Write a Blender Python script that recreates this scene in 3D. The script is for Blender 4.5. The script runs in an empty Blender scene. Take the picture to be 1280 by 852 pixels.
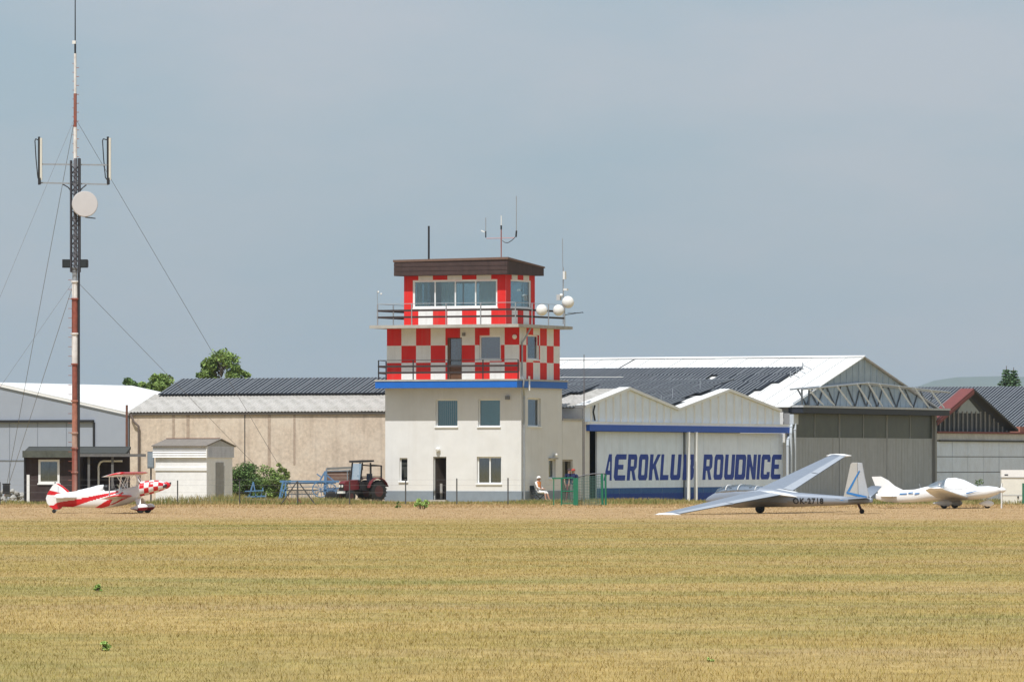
import bpy, bmesh, math, random
import numpy as np
from mathutils import Vector, Matrix
R = math.radians
random.seed(7); rng = np.random.default_rng(7)
S = bpy.context.scene
COL = S.collection

# ------------------------------------------------------------------ camera, world, sun, exposure
FPX, HOR, HC = 7200.0, 575.0, 2.167          # focal length and horizon in photograph pixels, eye height (m)
cam_d = bpy.data.cameras.new('camera'); cam = bpy.data.objects.new('camera', cam_d); COL.objects.link(cam)
cam.location = (0, 0, HC); cam.rotation_euler = (R(90), 0, 0)
cam_d.sensor_width = 36.0; cam_d.lens = 36.0 * FPX / 1280.0
cam_d.shift_y = (HOR - 426.0) / 1280.0
cam_d.clip_start = 1.0; cam_d.clip_end = 60000.0
S.camera = cam

SUN_EL, SUN_AZ = 61.0, math.atan2(-.3746, -.9272)      # azimuth measured from +Y towards +X
w = bpy.data.worlds.new('World'); S.world = w; w.use_nodes = True
nt = w.node_tree; N = nt.nodes; L = nt.links; N.clear()
wo = N.new('ShaderNodeOutputWorld'); bg = N.new('ShaderNodeBackground'); bg.inputs['Strength'].default_value = 0.098
sky = N.new('ShaderNodeTexSky'); sky.sky_type = 'NISHITA'; sky.sun_disc = False
sky.sun_elevation = R(SUN_EL); sky.sun_rotation = SUN_AZ; sky.air_density = 1.0; sky.dust_density = 2.0; sky.ozone_density = 1.5
tc = N.new('ShaderNodeTexCoord')
mp = N.new('ShaderNodeMapping'); mp.inputs['Scale'].default_value = (9, 9, 26); mp.inputs['Location'].default_value = (2.05, 0.2, 0.7)
ns = N.new('ShaderNodeTexNoise'); ns.inputs['Scale'].default_value = 1.0; ns.inputs['Detail'].default_value = 6; ns.inputs['Roughness'].default_value = .55
cr = N.new('ShaderNodeValToRGB'); cr.color_ramp.elements[0].position = .40; cr.color_ramp.elements[1].position = .66
veil = N.new('ShaderNodeMix'); veil.data_type = 'RGBA'      # thin high cloud veil: blue-grey gaps, pinkish grey streaks
veil.inputs['A'].default_value = (2.5, 3.27, 3.9, 1); veil.inputs['B'].default_value = (3.4, 3.65, 4.1, 1)
mx = N.new('ShaderNodeMix'); mx.data_type = 'RGBA'; mx.inputs['Factor'].default_value = .8
L.new(tc.outputs['Generated'], mp.inputs['Vector']); L.new(mp.outputs[0], ns.inputs['Vector']); L.new(ns.outputs['Fac'], cr.inputs[0])
L.new(cr.outputs['Color'], veil.inputs['Factor'])
L.new(sky.outputs[0], mx.inputs['A']); L.new(veil.outputs['Result'], mx.inputs['B']); L.new(mx.outputs['Result'], bg.inputs['Color'])
L.new(bg.outputs[0], wo.inputs[0])

sd = bpy.data.lights.new('sun', 'SUN'); sd.energy = 3.2; sd.angle = R(.6); sd.color = (1, .985, .965)
so = bpy.data.objects.new('sun', sd); COL.objects.link(so)
sv = Vector((math.sin(SUN_AZ) * math.cos(R(SUN_EL)), math.cos(SUN_AZ) * math.cos(R(SUN_EL)), math.sin(R(SUN_EL))))
so.rotation_euler = sv.to_track_quat('Z', 'Y').to_euler(); so.location = (-60, 100, 90)
S.view_settings.view_transform = 'Standard'; S.view_settings.look = 'None'; S.view_settings.gamma = 1.0
S.view_settings.exposure = 0.57
S.cycles.use_denoising = True; S.cycles.max_bounces = 6; S.cycles.transparent_max_bounces = 12

# ------------------------------------------------------------------ measuring helpers (the compound is turned 25 degrees)
TH = R(25); CT, ST = math.cos(TH), math.sin(TH)
C0 = (11.5 / FPX * 300.0, 300.0)                      # tower's near corner; a runs along its front, b into the depth
def fw(a, b): return (C0[0] + a * CT + b * ST, C0[1] - a * ST + b * CT)
def gz(x, y): return -0.0085 * min(max(y - 306.0, 0.0), 110.0)
def A(px, b):                                          # a of a pixel column on the plane at depth b
    k = (px - 640.0) / FPX
    return (k * (C0[1] + b * CT) - C0[0] - b * ST) / (CT + k * ST)
def B(px, a):
    k = (px - 640.0) / FPX
    return (k * (C0[1] - a * ST) - C0[0] - a * CT) / (ST - k * CT)
def Z(py, a, b): return HC + (HOR - py) * fw(a, b)[1] / FPX
def P(px, py, Y): return Vector(((px - 640.0) / FPX * Y, Y, HC + (HOR - py) * Y / FPX))
def GP(px, Y): x = (px - 640.0) / FPX * Y; return Vector((x, Y, gz(x, Y)))

# ------------------------------------------------------------------ materials
MATS = {}
def mat(name, col, rough=.7, var=.12, scale=2.5, metal=0.0, bump=0.0, bscale=None, streak=0.0, streak_col=None, grime=None, spec=.4, island=0.0):
    if name in MATS: return MATS[name]
    m = bpy.data.materials.new(name); m.use_nodes = True; n = m.node_tree.nodes; l = m.node_tree.links
    bs = n['Principled BSDF']; bs.inputs['Roughness'].default_value = rough; bs.inputs['Metallic'].default_value = metal
    bs.inputs['Specular IOR Level'].default_value = spec
    tcn = n.new('ShaderNodeTexCoord')
    no = n.new('ShaderNodeTexNoise'); no.inputs['Scale'].default_value = scale; no.inputs['Detail'].default_value = 8; no.inputs['Roughness'].default_value = .65
    l.new(tcn.outputs['Object'], no.inputs['Vector'])
    mr = n.new('ShaderNodeMapRange'); mr.inputs['From Min'].default_value = .25; mr.inputs['From Max'].default_value = .75
    mr.inputs['To Min'].default_value = 1 - var; mr.inputs['To Max'].default_value = 1 + var
    l.new(no.outputs['Fac'], mr.inputs['Value'])
    mul = n.new('ShaderNodeMix'); mul.data_type = 'RGBA'; mul.blend_type = 'MULTIPLY'; mul.inputs['Factor'].default_value = 1
    mul.inputs['A'].default_value = (*col, 1); l.new(mr.outputs[0], mul.inputs['B'])
    out = mul.outputs['Result']
    if streak:
        mpn = n.new('ShaderNodeMapping'); mpn.inputs['Scale'].default_value = (3.2, 3.2, .16); l.new(tcn.outputs['Object'], mpn.inputs['Vector'])
        n2 = n.new('ShaderNodeTexNoise'); n2.inputs['Scale'].default_value = 1.0; n2.inputs['Detail'].default_value = 6; l.new(mpn.outputs[0], n2.inputs['Vector'])
        m2 = n.new('ShaderNodeMapRange'); m2.inputs['From Min'].default_value = .5; m2.inputs['From Max'].default_value = .78
        m2.inputs['To Min'].default_value = 0; m2.inputs['To Max'].default_value = streak; l.new(n2.outputs['Fac'], m2.inputs['Value'])
        x = n.new('ShaderNodeMix'); x.data_type = 'RGBA'; l.new(m2.outputs[0], x.inputs['Factor']); l.new(out, x.inputs['A'])
        x.inputs['B'].default_value = (*(streak_col or [c * .4 for c in col]), 1); out = x.outputs['Result']
    if grime:
        n3 = n.new('ShaderNodeTexNoise'); n3.inputs['Scale'].default_value = .7; n3.inputs['Detail'].default_value = 7; n3.inputs['Roughness'].default_value = .7
        l.new(tcn.outputs['Object'], n3.inputs['Vector'])
        m3 = n.new('ShaderNodeMapRange'); m3.inputs['From Min'].default_value = .45; m3.inputs['From Max'].default_value = .7
        m3.inputs['To Max'].default_value = grime[1]; l.new(n3.outputs['Fac'], m3.inputs['Value'])
        x = n.new('ShaderNodeMix'); x.data_type = 'RGBA'; l.new(m3.outputs[0], x.inputs['Factor']); l.new(out, x.inputs['A'])
        x.inputs['B'].default_value = (*grime[0], 1); out = x.outputs['Result']
    if island:
        g = n.new('ShaderNodeNewGeometry'); m4 = n.new('ShaderNodeMapRange'); m4.inputs['To Min'].default_value = 1 - island; m4.inputs['To Max'].default_value = 1 + island
        l.new(g.outputs['Random Per Island'], m4.inputs['Value'])
        x = n.new('ShaderNodeMix'); x.data_type = 'RGBA'; x.blend_type = 'MULTIPLY'; x.inputs['Factor'].default_value = 1
        l.new(out, x.inputs['A']); l.new(m4.outputs[0], x.inputs['B']); out = x.outputs['Result']
    l.new(out, bs.inputs['Base Color'])
    if bump:
        nb = n.new('ShaderNodeTexNoise'); nb.inputs['Scale'].default_value = bscale or scale * 6; nb.inputs['Detail'].default_value = 5
        l.new(tcn.outputs['Object'], nb.inputs['Vector'])
        bp = n.new('ShaderNodeBump'); bp.inputs['Strength'].default_value = .6; bp.inputs['Distance'].default_value = bump
        l.new(nb.outputs['Fac'], bp.inputs['Height']); l.new(bp.outputs[0], bs.inputs['Normal'])
    MATS[name] = m; return m

def mat_checker(name, c1, c2, loc, scale):
    m = mat(name, (1, 1, 1), .75, .07, 2.0, streak=.22, streak_col=(.28, .23, .2)); n = m.node_tree.nodes; l = m.node_tree.links
    tcn = n.new('ShaderNodeTexCoord'); mpn = n.new('ShaderNodeMapping'); mpn.vector_type = 'POINT'
    mpn.inputs['Location'].default_value = loc; mpn.inputs['Scale'].default_value = scale
    ck = n.new('ShaderNodeTexChecker'); ck.inputs['Scale'].default_value = 1.0
    ck.inputs['Color1'].default_value = (*c1, 1); ck.inputs['Color2'].default_value = (*c2, 1)
    l.new(tcn.outputs['Object'], mpn.inputs['Vector']); l.new(mpn.outputs[0], ck.inputs['Vector'])
    mul = [q for q in n if q.bl_idname == 'ShaderNodeMix'][0]; l.new(ck.outputs['Color'], mul.inputs['A'])
    return m

def mat_glass(name, tint=(.7, .8, .82), refl=.12):
    m = bpy.data.materials.new(name); m.use_nodes = True; n = m.node_tree.nodes; l = m.node_tree.links
    n.remove(n['Principled BSDF']); o = n['Material Output']
    tr = n.new('ShaderNodeBsdfTransparent'); tr.inputs[0].default_value = (*tint, 1)
    gl = n.new('ShaderNodeBsdfGlossy'); gl.inputs['Roughness'].default_value = .03; gl.inputs[0].default_value = (.9, .95, .97, 1)
    lw = n.new('ShaderNodeLayerWeight'); lw.inputs['Blend'].default_value = .35
    mr = n.new('ShaderNodeMapRange'); mr.inputs['To Min'].default_value = refl; mr.inputs['To Max'].default_value = .8
    mxs = n.new('ShaderNodeMixShader'); l.new(lw.outputs['Fresnel'], mr.inputs['Value']); l.new(mr.outputs[0], mxs.inputs[0])
    l.new(tr.outputs[0], mxs.inputs[1]); l.new(gl.outputs[0], mxs.inputs[2]); l.new(mxs.outputs[0], o.inputs['Surface'])
    MATS[name] = m; return m

# ------------------------------------------------------------------ mesh builder
class MB:
    def __init__(s): s.v = []; s.f = []; s.m = []
    def add(s, vs, fs, mi=0):
        o = len(s.v); s.v += [tuple(p) for p in vs]; s.f += [tuple(i + o for i in f) for f in fs]
        s.m += (list(mi) if isinstance(mi, (list, tuple)) else [mi] * len(fs)); return s
    def box(s, x0, x1, y0, y1, z0, z1, mi=0):
        return s.add([(x0, y0, z0), (x1, y0, z0), (x1, y1, z0), (x0, y1, z0), (x0, y0, z1), (x1, y0, z1), (x1, y1, z1), (x0, y1, z1)],
                     [(0, 3, 2, 1), (4, 5, 6, 7), (0, 1, 5, 4), (1, 2, 6, 5), (2, 3, 7, 6), (3, 0, 4, 7)], mi)
    def quad(s, a, b, c, d, mi=0): return s.add([a, b, c, d], [(0, 1, 2, 3)], mi)
    def prism(s, poly, off, mi=0):
        n = len(poly); off = Vector(off); vs = [Vector(p) for p in poly]; vs += [p + off for p in vs]
        fs = [tuple(range(n - 1, -1, -1)), tuple(range(n, 2 * n))] + [(i, (i + 1) % n, n + (i + 1) % n, n + i) for i in range(n)]
        return s.add(vs, fs, mi)
    def beam(s, p, q, wd, ht=None, up=(0, 0, 1), mi=0):
        p = Vector(p); q = Vector(q); d = (q - p).normalized(); up = Vector(up)
        sx = d.cross(up)
        if sx.length < 1e-4: sx = d.cross(Vector((1, 0, 0)))
        sx.normalize(); uy = sx.cross(d); hx = sx * wd / 2; hy = uy * (ht or wd) / 2
        return s.add([p - hx - hy, p + hx - hy, p + hx + hy, p - hx + hy, q - hx - hy, q + hx - hy, q + hx + hy, q - hx + hy],
                     [(0, 3, 2, 1), (4, 5, 6, 7), (0, 1, 5, 4), (1, 2, 6, 5), (2, 3, 7, 6), (3, 0, 4, 7)], mi)
    def tube(s, p, q, r0, r1=None, n=8, mi=0):
        p = Vector(p); q = Vector(q); r1 = r0 if r1 is None else r1; d = (q - p).normalized()
        x = d.cross(Vector((0, 0, 1)));
        if x.length < 1e-4: x = Vector((1, 0, 0))
        x.normalize(); y = d.cross(x)
        a = [p + (x * math.cos(2 * math.pi * i / n) + y * math.sin(2 * math.pi * i / n)) * r0 for i in range(n)]
        b = [q + (x * math.cos(2 * math.pi * i / n) + y * math.sin(2 * math.pi * i / n)) * r1 for i in range(n)]
        return s.add(a + b, [(i, (i + 1) % n, n + (i + 1) % n, n + i) for i in range(n)] + [tuple(range(n - 1, -1, -1)), tuple(range(n, 2 * n))], mi)
    def path(s, pts, r, n=6, mi=0):
        for p, q in zip(pts[:-1], pts[1:]): s.tube(p, q, r, r, n, mi)
        return s
    def loft(s, rings, caps=True, matfn=None, mi=0):
        n = len(rings[0]); vs = [p for r in rings for p in r]; fs = []; ms = []
        for k in range(len(rings) - 1):
            for i in range(n):
                f = (k * n + i, k * n + (i + 1) % n, (k + 1) * n + (i + 1) % n, (k + 1) * n + i); fs.append(f)
                ms.append(matfn(sum((Vector(vs[j]) for j in f), Vector()) / 4) if matfn else mi)
        if caps: fs += [tuple(range(n - 1, -1, -1)), tuple(range((len(rings) - 1) * n, len(rings) * n))]; ms += [ms[0], ms[-1]]
        return s.add(vs, fs, ms)
    def ball(s, c, r, nu=12, nv=8, mi=0, sq=(1, 1, 1)):
        c = Vector(c); rings = []
        for j in range(1, nv):
            t = math.pi * j / nv
            rings.append([c + Vector((r * sq[0] * math.sin(t) * math.cos(2 * math.pi * i / nu), r * sq[1] * math.sin(t) * math.sin(2 * math.pi * i / nu), r * sq[2] * math.cos(t))) for i in range(nu)])
        return s.loft(rings, True, None, mi)
    def lathe(s, c, axis, prof, n=16, mi=0):           # prof: (distance along axis, radius)
        c = Vector(c); d = Vector(axis).normalized(); x = d.cross(Vector((0, 0, 1)))
        if x.length < 1e-4: x = Vector((1, 0, 0))
        x.normalize(); y = d.cross(x)
        return s.loft([[c + d * t + (x * math.cos(2 * math.pi * i / n) + y * math.sin(2 * math.pi * i / n)) * r for i in range(n)] for t, r in prof], True, None, mi)
    def mesh(s, name, off=(0, 0, 0), smooth=False):
        me = bpy.data.meshes.new(name)
        me.from_pydata([(p[0] - off[0], p[1] - off[1], p[2] - off[2]) for p in s.v], [], s.f)
        me.polygons.foreach_set('material_index', s.m)
        if smooth: me.polygons.foreach_set('use_smooth', [True] * len(s.f))
        bm = bmesh.new(); bm.from_mesh(me); bmesh.ops.recalc_face_normals(bm, faces=bm.faces); bm.to_mesh(me); bm.free()
        me.update(); return me

def setp(o, label=None, cat=None, group=None, kind=None):
    if label: o['label'] = label
    if cat: o['category'] = cat
    if group: o['group'] = group
    if kind: o['kind'] = kind
    return o
class Thing:
    """an Empty at the base of a thing; parts are given in the frame's coordinates and stored relative to it"""
    def __init__(s, name, label, cat, loc, rz=0.0, group=None, off=(0, 0, 0), rot=None):
        s.o = bpy.data.objects.new(name, None); COL.objects.link(s.o); s.o.location = loc; s.o.rotation_euler = rot or (0, 0, rz)
        s.o.empty_display_size = .3; s.off = off; setp(s.o, label, cat, group)
    def part(s, name, mb, mats, parent=None, label=None, smooth=False, kind=None):
        mats = mats if isinstance(mats, (list, tuple)) else [mats]
        me = mb.mesh(name, s.off, smooth); [me.materials.append(m) for m in mats]
        o = bpy.data.objects.new(name, me); COL.objects.link(o); o.parent = parent or s.o
        return setp(o, label, None, None, kind)
    def copy(s, src, loc, parent=None, rot=None, scale=None):          # another part sharing the mesh; loc in frame coordinates
        o = bpy.data.objects.new(src.name.split('.')[0], src.data); COL.objects.link(o); o.parent = parent or s.o
        o.location = Vector(loc) - Vector(s.off)
        if rot: o.rotation_euler = rot
        if scale: o.scale = scale
        return o
def frame_thing(name, label, cat, a, b, z=0.0, group=None):
    x, y = fw(a, b); return Thing(name, label, cat, (x, y, z), -TH, group, (a, b, z))
def single(name, mb, mats, label=None, cat=None, group=None, kind=None, loc=(0, 0, 0), rz=0, smooth=False):
    mats = mats if isinstance(mats, (list, tuple)) else [mats]
    me = mb.mesh(name, (0, 0, 0), smooth); [me.materials.append(m) for m in mats]
    o = bpy.data.objects.new(name, me); COL.objects.link(o); o.location = loc; o.rotation_euler = (0, 0, rz)
    return setp(o, label, cat, group, kind)

def wall(mb, axis, fixed, u0, u1, z0, z1, holes=(), depth=.18, sgn=-1, mi=0, th=.3):
    """wall in plane axis ('a': runs along a at b=fixed, facing -b; 'b': runs along b at a=fixed, facing +a) with real openings"""
    us = sorted({u0, u1, *[h[0] for h in holes], *[h[1] for h in holes]}); zs = sorted({z0, z1, *[h[2] for h in holes], *[h[3] for h in holes]})
    inn = -sgn
    def pt(u, d, z): return (u, fixed + d * inn, z) if axis == 'a' else (fixed + d * inn, u, z)
    for i in range(len(us) - 1):
        for j in range(len(zs) - 1):
            uc, zc = (us[i] + us[i + 1]) / 2, (zs[j] + zs[j + 1]) / 2
            if any(h[0] < uc < h[1] and h[2] < zc < h[3] for h in holes): continue
            mb.quad(pt(us[i], 0, zs[j]), pt(us[i + 1], 0, zs[j]), pt(us[i + 1], 0, zs[j + 1]), pt(us[i], 0, zs[j + 1]), mi)
            mb.quad(pt(us[i], th, zs[j]), pt(us[i + 1], th, zs[j]), pt(us[i + 1], th, zs[j + 1]), pt(us[i], th, zs[j + 1]), mi)
    for h in holes:
        for (p, q) in (((h[0], h[2]), (h[1], h[2])), ((h[1], h[2]), (h[1], h[3])), ((h[1], h[3]), (h[0], h[3])), ((h[0], h[3]), (h[0], h[2]))):
            mb.quad(pt(p[0], 0, p[1]), pt(q[0], 0, q[1]), pt(q[0], th, q[1]), pt(p[0], th, p[1]), mi)
    return mb

# ------------------------------------------------------------------ palette (real-world base colours)
plaster = mat('cream_plaster', (.70, .69, .665), .9, .05, 1.2, bump=.004, bscale=60, streak=.14, streak_col=(.42, .38, .32), grime=((.55, .52, .46), .25))
plinth = mat('grey_plinth_paint', (.22, .26, .30), .8, .1, 3)
blue_trim = mat('blue_fascia_paint', (.012, .13, .50), .5, .08, 2)
concrete = mat('concrete', (.42, .40, .36), .9, .16, 3, bump=.006, grime=((.2, .19, .16), .5))
white_paint = mat('white_paint', (.78, .77, .74), .6, .05, 2)
white_frame = mat('white_frame', (.8, .8, .78), .5, .04, 4)
brown_wood = mat('brown_boarding', (.06, .036, .032), .75, .25, 4, streak=.4)
dark_roofing = mat('dark_roofing_felt', (.16, .10, .075), .9, .2, 4)
black_steel = mat('black_steel', (.02, .02, .022), .5, .1, 4)
grey_steel = mat('galvanised_steel', (.36, .38, .40), .45, .15, 5, metal=.5)
slat_brown = mat('railing_boards', (.045, .032, .03), .8, .25, 5)
red_paint = (.68, .018, .014); cream = (.76, .755, .73)
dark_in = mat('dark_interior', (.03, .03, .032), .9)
curtain = mat('curtain', (.66, .72, .70), .9, .1, 6)
blind_m = mat('window_blind', (.14, .36, .38), .7, .1, 5)
glass = mat_glass('window_glass', (.75, .85, .86), .08)
glass_dark = mat_glass('dark_window_glass', (.45, .5, .54), .16)
off_white = mat('off_white_plastic', (.75, .74, .70), .4, .05, 5)
rust_red = mat('rust_red_paint', (.27, .075, .05), .75, .3, 6, streak=.8, streak_col=(.52, .40, .35), grime=((.17, .085, .055), .6))
lattice_m = mat('dark_lattice_steel', (.05, .05, .058), .5, .2, 6)

# ------------------------------------------------------------------ ground, hills
def build_ground():
    ys = [-400, 0, 30, 60, 100, 140, 180, 220, 250, 275, 300, 306] + list(range(312, 418, 8)) + [416, 440, 600, 1200, 3000, 9000, 24000]
    xs = [-16000, -5000, -2000, -500, -120, -60, -30, 0, 30, 60, 120, 500, 2000, 5000, 16000]
    v = [(x, y, gz(x, y)) for y in ys for x in xs]; nx = len(xs)
    f = [(j * nx + i, j * nx + i + 1, (j + 1) * nx + i + 1, (j + 1) * nx + i) for j in range(len(ys) - 1) for i in range(nx - 1)]
    mb = MB().add(v, f)
    single('ground', mb, grass_mat('dry_turf', 1), kind='structure')
def grass_mat(name, is_ground):
    """dry mown turf: straw, ochre and olive in bands along the mowing direction, a raked hay strip near the buildings"""
    m = bpy.data.materials.new(name); m.use_nodes = True; n = m.node_tree.nodes; l = m.node_tree.links
    bs = n['Principled BSDF']; bs.inputs['Roughness'].default_value = .9; bs.inputs['Specular IOR Level'].default_value = .15
    g = n.new('ShaderNodeNewGeometry')
    def noise(sc, detail=5, loc=(0, 0, 0)):
        mpn = n.new('ShaderNodeMapping'); mpn.inputs['Scale'].default_value = sc; mpn.inputs['Location'].default_value = loc
        l.new(g.outputs['Position'], mpn.inputs['Vector'])
        x = n.new('ShaderNodeTexNoise'); x.inputs['Scale'].default_value = 1; x.inputs['Detail'].default_value = detail; l.new(mpn.outputs[0], x.inputs['Vector']); return x.outputs['Fac']
    def ramp(val, lo, hi, a=0., b=1.):
        r = n.new('ShaderNodeMapRange'); r.inputs['From Min'].default_value = lo; r.inputs['From Max'].default_value = hi
        r.inputs['To Min'].default_value = a; r.inputs['To Max'].default_value = b; l.new(val, r.inputs['Value']); return r.outputs[0]
    def mixc(fac, a, b, mode='MIX'):
        x = n.new('ShaderNodeMix'); x.data_type = 'RGBA'; x.blend_type = mode
        for s, vv in (('Factor', fac), ('A', a), ('B', b)):
            if isinstance(vv, (int, float)): x.inputs[s].default_value = vv
            elif isinstance(vv, tuple): x.inputs[s].default_value = (*vv, 1)
            else: l.new(vv, x.inputs[s])
        return x.outputs['Result']
    straw, ochre, olive, hay, pink = (.385, .278, .108), (.34, .245, .084), (.215, .205, .066), (.41, .278, .145), (.36, .262, .14)
    bands = noise((.02, .055, 1), 4); patches = noise((.06, .13, 1), 6, (3, 7, 0)); fine = noise((1.6, 1.1, 1), 6)
    c = mixc(ramp(bands, .38, .62), straw, ochre)
    c = mixc(ramp(patches, .46, .68, 0, .8), c, olive)
    c = mixc(ramp(noise((.04, .18, 1), 5, (11, 2, 0)), .52, .74, 0, .7), c, pink)
    sep = n.new('ShaderNodeSeparateXYZ'); l.new(g.outputs['Position'], sep.inputs[0])
    ad = n.new('ShaderNodeMath'); ad.operation = 'MULTIPLY_ADD'; l.new(noise((.04, .04, 1), 4, (5, 5, 0)), ad.inputs[0]); ad.inputs[1].default_value = 26; l.new(sep.outputs['Y'], ad.inputs[2])
    near_edge = ramp(ad.outputs[0], 212, 232); far_edge = ramp(ad.outputs[0], 296, 306, 1, 0)
    mm = n.new('ShaderNodeMath'); mm.operation = 'MULTIPLY'; l.new(near_edge, mm.inputs[0]); l.new(far_edge, mm.inputs[1])
    c = mixc(mm.outputs[0], c, hay)
    c = mixc(1.0, c, ramp(fine, .3, .7, .78, 1.2) if is_ground else ramp(noise((.6, .4, 1), 4), .3, .7, .85, 1.15), 'MULTIPLY')
    if not is_ground:
        isl = n.new('ShaderNodeValToRGB'); l.new(g.outputs['Random Per Island'], isl.inputs[0]); e = isl.color_ramp.elements
        e[0].position = 0; e[0].color = (.85, .82, .72, 1); e[1].position = 1; e[1].color = (1.17, 1.15, 1.08, 1)
        q = e.new(.2); q.color = (.80, .90, .62, 1); q = e.new(.5); q.color = (.95, .95, .9, 1); q = e.new(.8); q.color = (1.1, 1.08, 1.02, 1)
        c = mixc(1.0, c, isl.outputs['Color'], 'MULTIPLY')
    l.new(c, bs.inputs['Base Color'])
    if is_ground:
        bp = n.new('ShaderNodeBump'); bp.inputs['Strength'].default_value = .7; bp.inputs['Distance'].default_value = .05
        l.new(fine, bp.inputs['Height']); l.new(bp.outputs[0], bs.inputs['Normal'])
    MATS[name] = m; return m
build_ground()

def build_hills():
    mb = MB(); xs = np.linspace(1050, 8800, 120); rows = []
    def hh(x):
        px = 640 + x / 17000 * FPX
        base = np.interp(px, [1080, 1150, 1175, 1200, 1230, 1270, 1330, 1500, 2000, 4000], [40, 84, 88, 90.5, 93, 92, 90, 95, 80, 60])
        return base * 17000 / 6200 + 2.2 * math.sin(x / 61) + 1.2 * math.sin(x / 23 + 1)
    for t, k in ((0, -.03), (.35, .5), (.7, .88), (1, 1.0), (1.5, .8), (2.4, -.05)):
        rows.append([(x, 15800 + 1200 * t, -2 + hh(x) * k) for x in xs])
    n = len(xs)
    for j in range(len(rows) - 1):
        for i in range(n - 1): mb.quad(rows[j][i], rows[j][i + 1], rows[j + 1][i + 1], rows[j + 1][i])
    single('hills', mb, mat('wooded_hill', (.06, .085, .04), .95, .3, .02), kind='structure', smooth=True)
build_hills()

# ------------------------------------------------------------------ control tower
def window_unit(T, axis, fixed, h, mats, name='window', divs=1, depth=.12, frame=.07, sgn=-1, sill=True, fill=None, glz=None, hdiv=None):
    """frame, panes, sill (and what hangs behind) set in an opening h of a wall"""
    inn = -sgn; u0, u1, z0, z1 = h
    def bx(mb, ua, ub, da, db, za, zb, mi=0):
        lo, hi = sorted((fixed + da * inn, fixed + db * inn))
        return mb.box(ua, ub, lo, hi, za, zb, mi) if axis == 'a' else mb.box(lo, hi, ua, ub, za, zb, mi)
    fr = MB()
    bx(fr, u0, u0 + frame, depth, depth + .07, z0, z1); bx(fr, u1 - frame, u1, depth, depth + .07, z0, z1)
    bx(fr, u0 + frame, u1 - frame, depth, depth + .07, z0, z0 + frame); bx(fr, u0 + frame, u1 - frame, depth, depth + .07, z1 - frame, z1)
    ws = [u0 + frame + (u1 - u0 - 2 * frame) * k / divs for k in range(divs + 1)]
    for u in ws[1:-1]: bx(fr, u - .035, u + .035, depth - .004, depth + .066, z0 + frame, z1 - frame)
    f = T.part(name, fr, mats[0])
    for k in range(divs):
        p = MB(); e0 = 0 if k == 0 else .035; e1 = 0 if k == divs - 1 else .035
        bx(p, ws[k] + e0, ws[k + 1] - e1, depth + .03, depth + .038, z0 + frame, z1 - frame); T.part('pane', p, glz or mats[1], f)
    if sill:
        s = MB(); bx(s, u0 - .05, u1 + .05, -.06, depth - .004, z0 - .05, z0 + .012); T.part('sill', s, mats[2] if len(mats) > 2 else mats[0], f)
    if fill == 'louvre':
        k = u0 + frame + .03; s = MB()
        while k < u1 - frame - .09: bx(s, k, k + .085, depth + .12, depth + .125, z0 + frame, z1 - frame); k += .12
        T.part('blind', setk(s), blind_m, f)
    elif fill in ('curtain', 'blind'):
        s = MB(); n = 24; uu = [u0 + (u1 - u0) * i / n for i in range(n + 1)]
        am = .035 if fill == 'curtain' else .004
        for i in range(n):
            d0 = depth + .16 + am * math.sin(i * 1.9); d1 = depth + .16 + am * math.sin((i + 1) * 1.9)
            pp = [(uu[i], d0), (uu[i + 1], d1)]
            q = [((u, fixed + d * inn, z) if axis == 'a' else (fixed + d * inn, u, z)) for (u, d), z in ((pp[0], z0), (pp[1], z0), (pp[1], z1), (pp[0], z1))]
            s.quad(*q)
        T.part(fill, s, curtain if fill == 'curtain' else blind_m, f)
    return f
def setk(s): return s

aL, aR = A(481.5, 0), 0.0; bD = B(702.5, 0)          # lower block
T = frame_thing('control_tower', 'cream control tower with red and white checked upper storeys and blue ledge', 'control tower', (aL + aR) / 2, bD / 2)
zl0, zl1 = 5.95, 6.30                                  # blue ledge
def hole(p0, p1, y0, y1, b=0): return (A(p0, b), A(p1, b), Z(y1, 0, b), Z(y0, 0, b))
def holeb(p0, p1, y0, y1, a=0):
    b0, b1 = B(p0, a), B(p1, a); bm_ = (b0 + b1) / 2
    return (b0, b1, Z(y1, a, bm_), Z(y0, a, bm_))
W1 = hole(544.5, 571.8, 498.5, 533); W2 = hole(597.5, 625, 498.5, 533); W3 = hole(499.5, 509.3, 572, 602); W4 = hole(596, 626.5, 570.5, 604.5)
D1 = hole(541.5, 558, 570.5, 624.5); W5 = holeb(660, 676, 497.5, 533)
D1 = (D1[0], D1[1], .10, D1[3])
lw_ = MB(); wall(lw_, 'a', 0, aL, aR, .56, zl0, [W1, W2, W3, W4, (D1[0], D1[1], .56, D1[3])])
V1 = holeb(686, 694.5, 574, 597.5); wall(lw_, 'b', 0, 0, bD, .56, zl0, [W5, V1], sgn=1)
lw_.quad((aL, 0, .56), (aL, bD, .56), (aL, bD, zl0), (aL, 0, zl0)); lw_.quad((aL, bD, .56), (0, bD, .56), (0, bD, zl0), (aL, bD, zl0))
T.part('wall', lw_, plaster)
pl = MB(); wall(pl, 'a', -.03, aL - .03, .03, -.6, .56, [(D1[0], D1[1], .10, .56)]); wall(pl, 'b', .03, -.03, bD + .02, -.6, .56, [], sgn=1)
pl.quad((aL - .03, -.03, -.6), (aL - .03, bD, -.6), (aL - .03, bD, .56), (aL - .03, -.03, .56))
pl.quad((aL - .03, -.03, .56), (.03, -.03, .56), (.03, .02, .56), (aL - .03, .02, .56)); pl.quad((.0, -.03, .56), (.03, -.03, .56), (.03, bD, .56), (.0, bD, .56))
T.part('plinth', pl, plinth)
window_unit(T, 'a', 0, W1, [white_frame, glass], fill='louvre', depth=.13, frame=.06)
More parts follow.
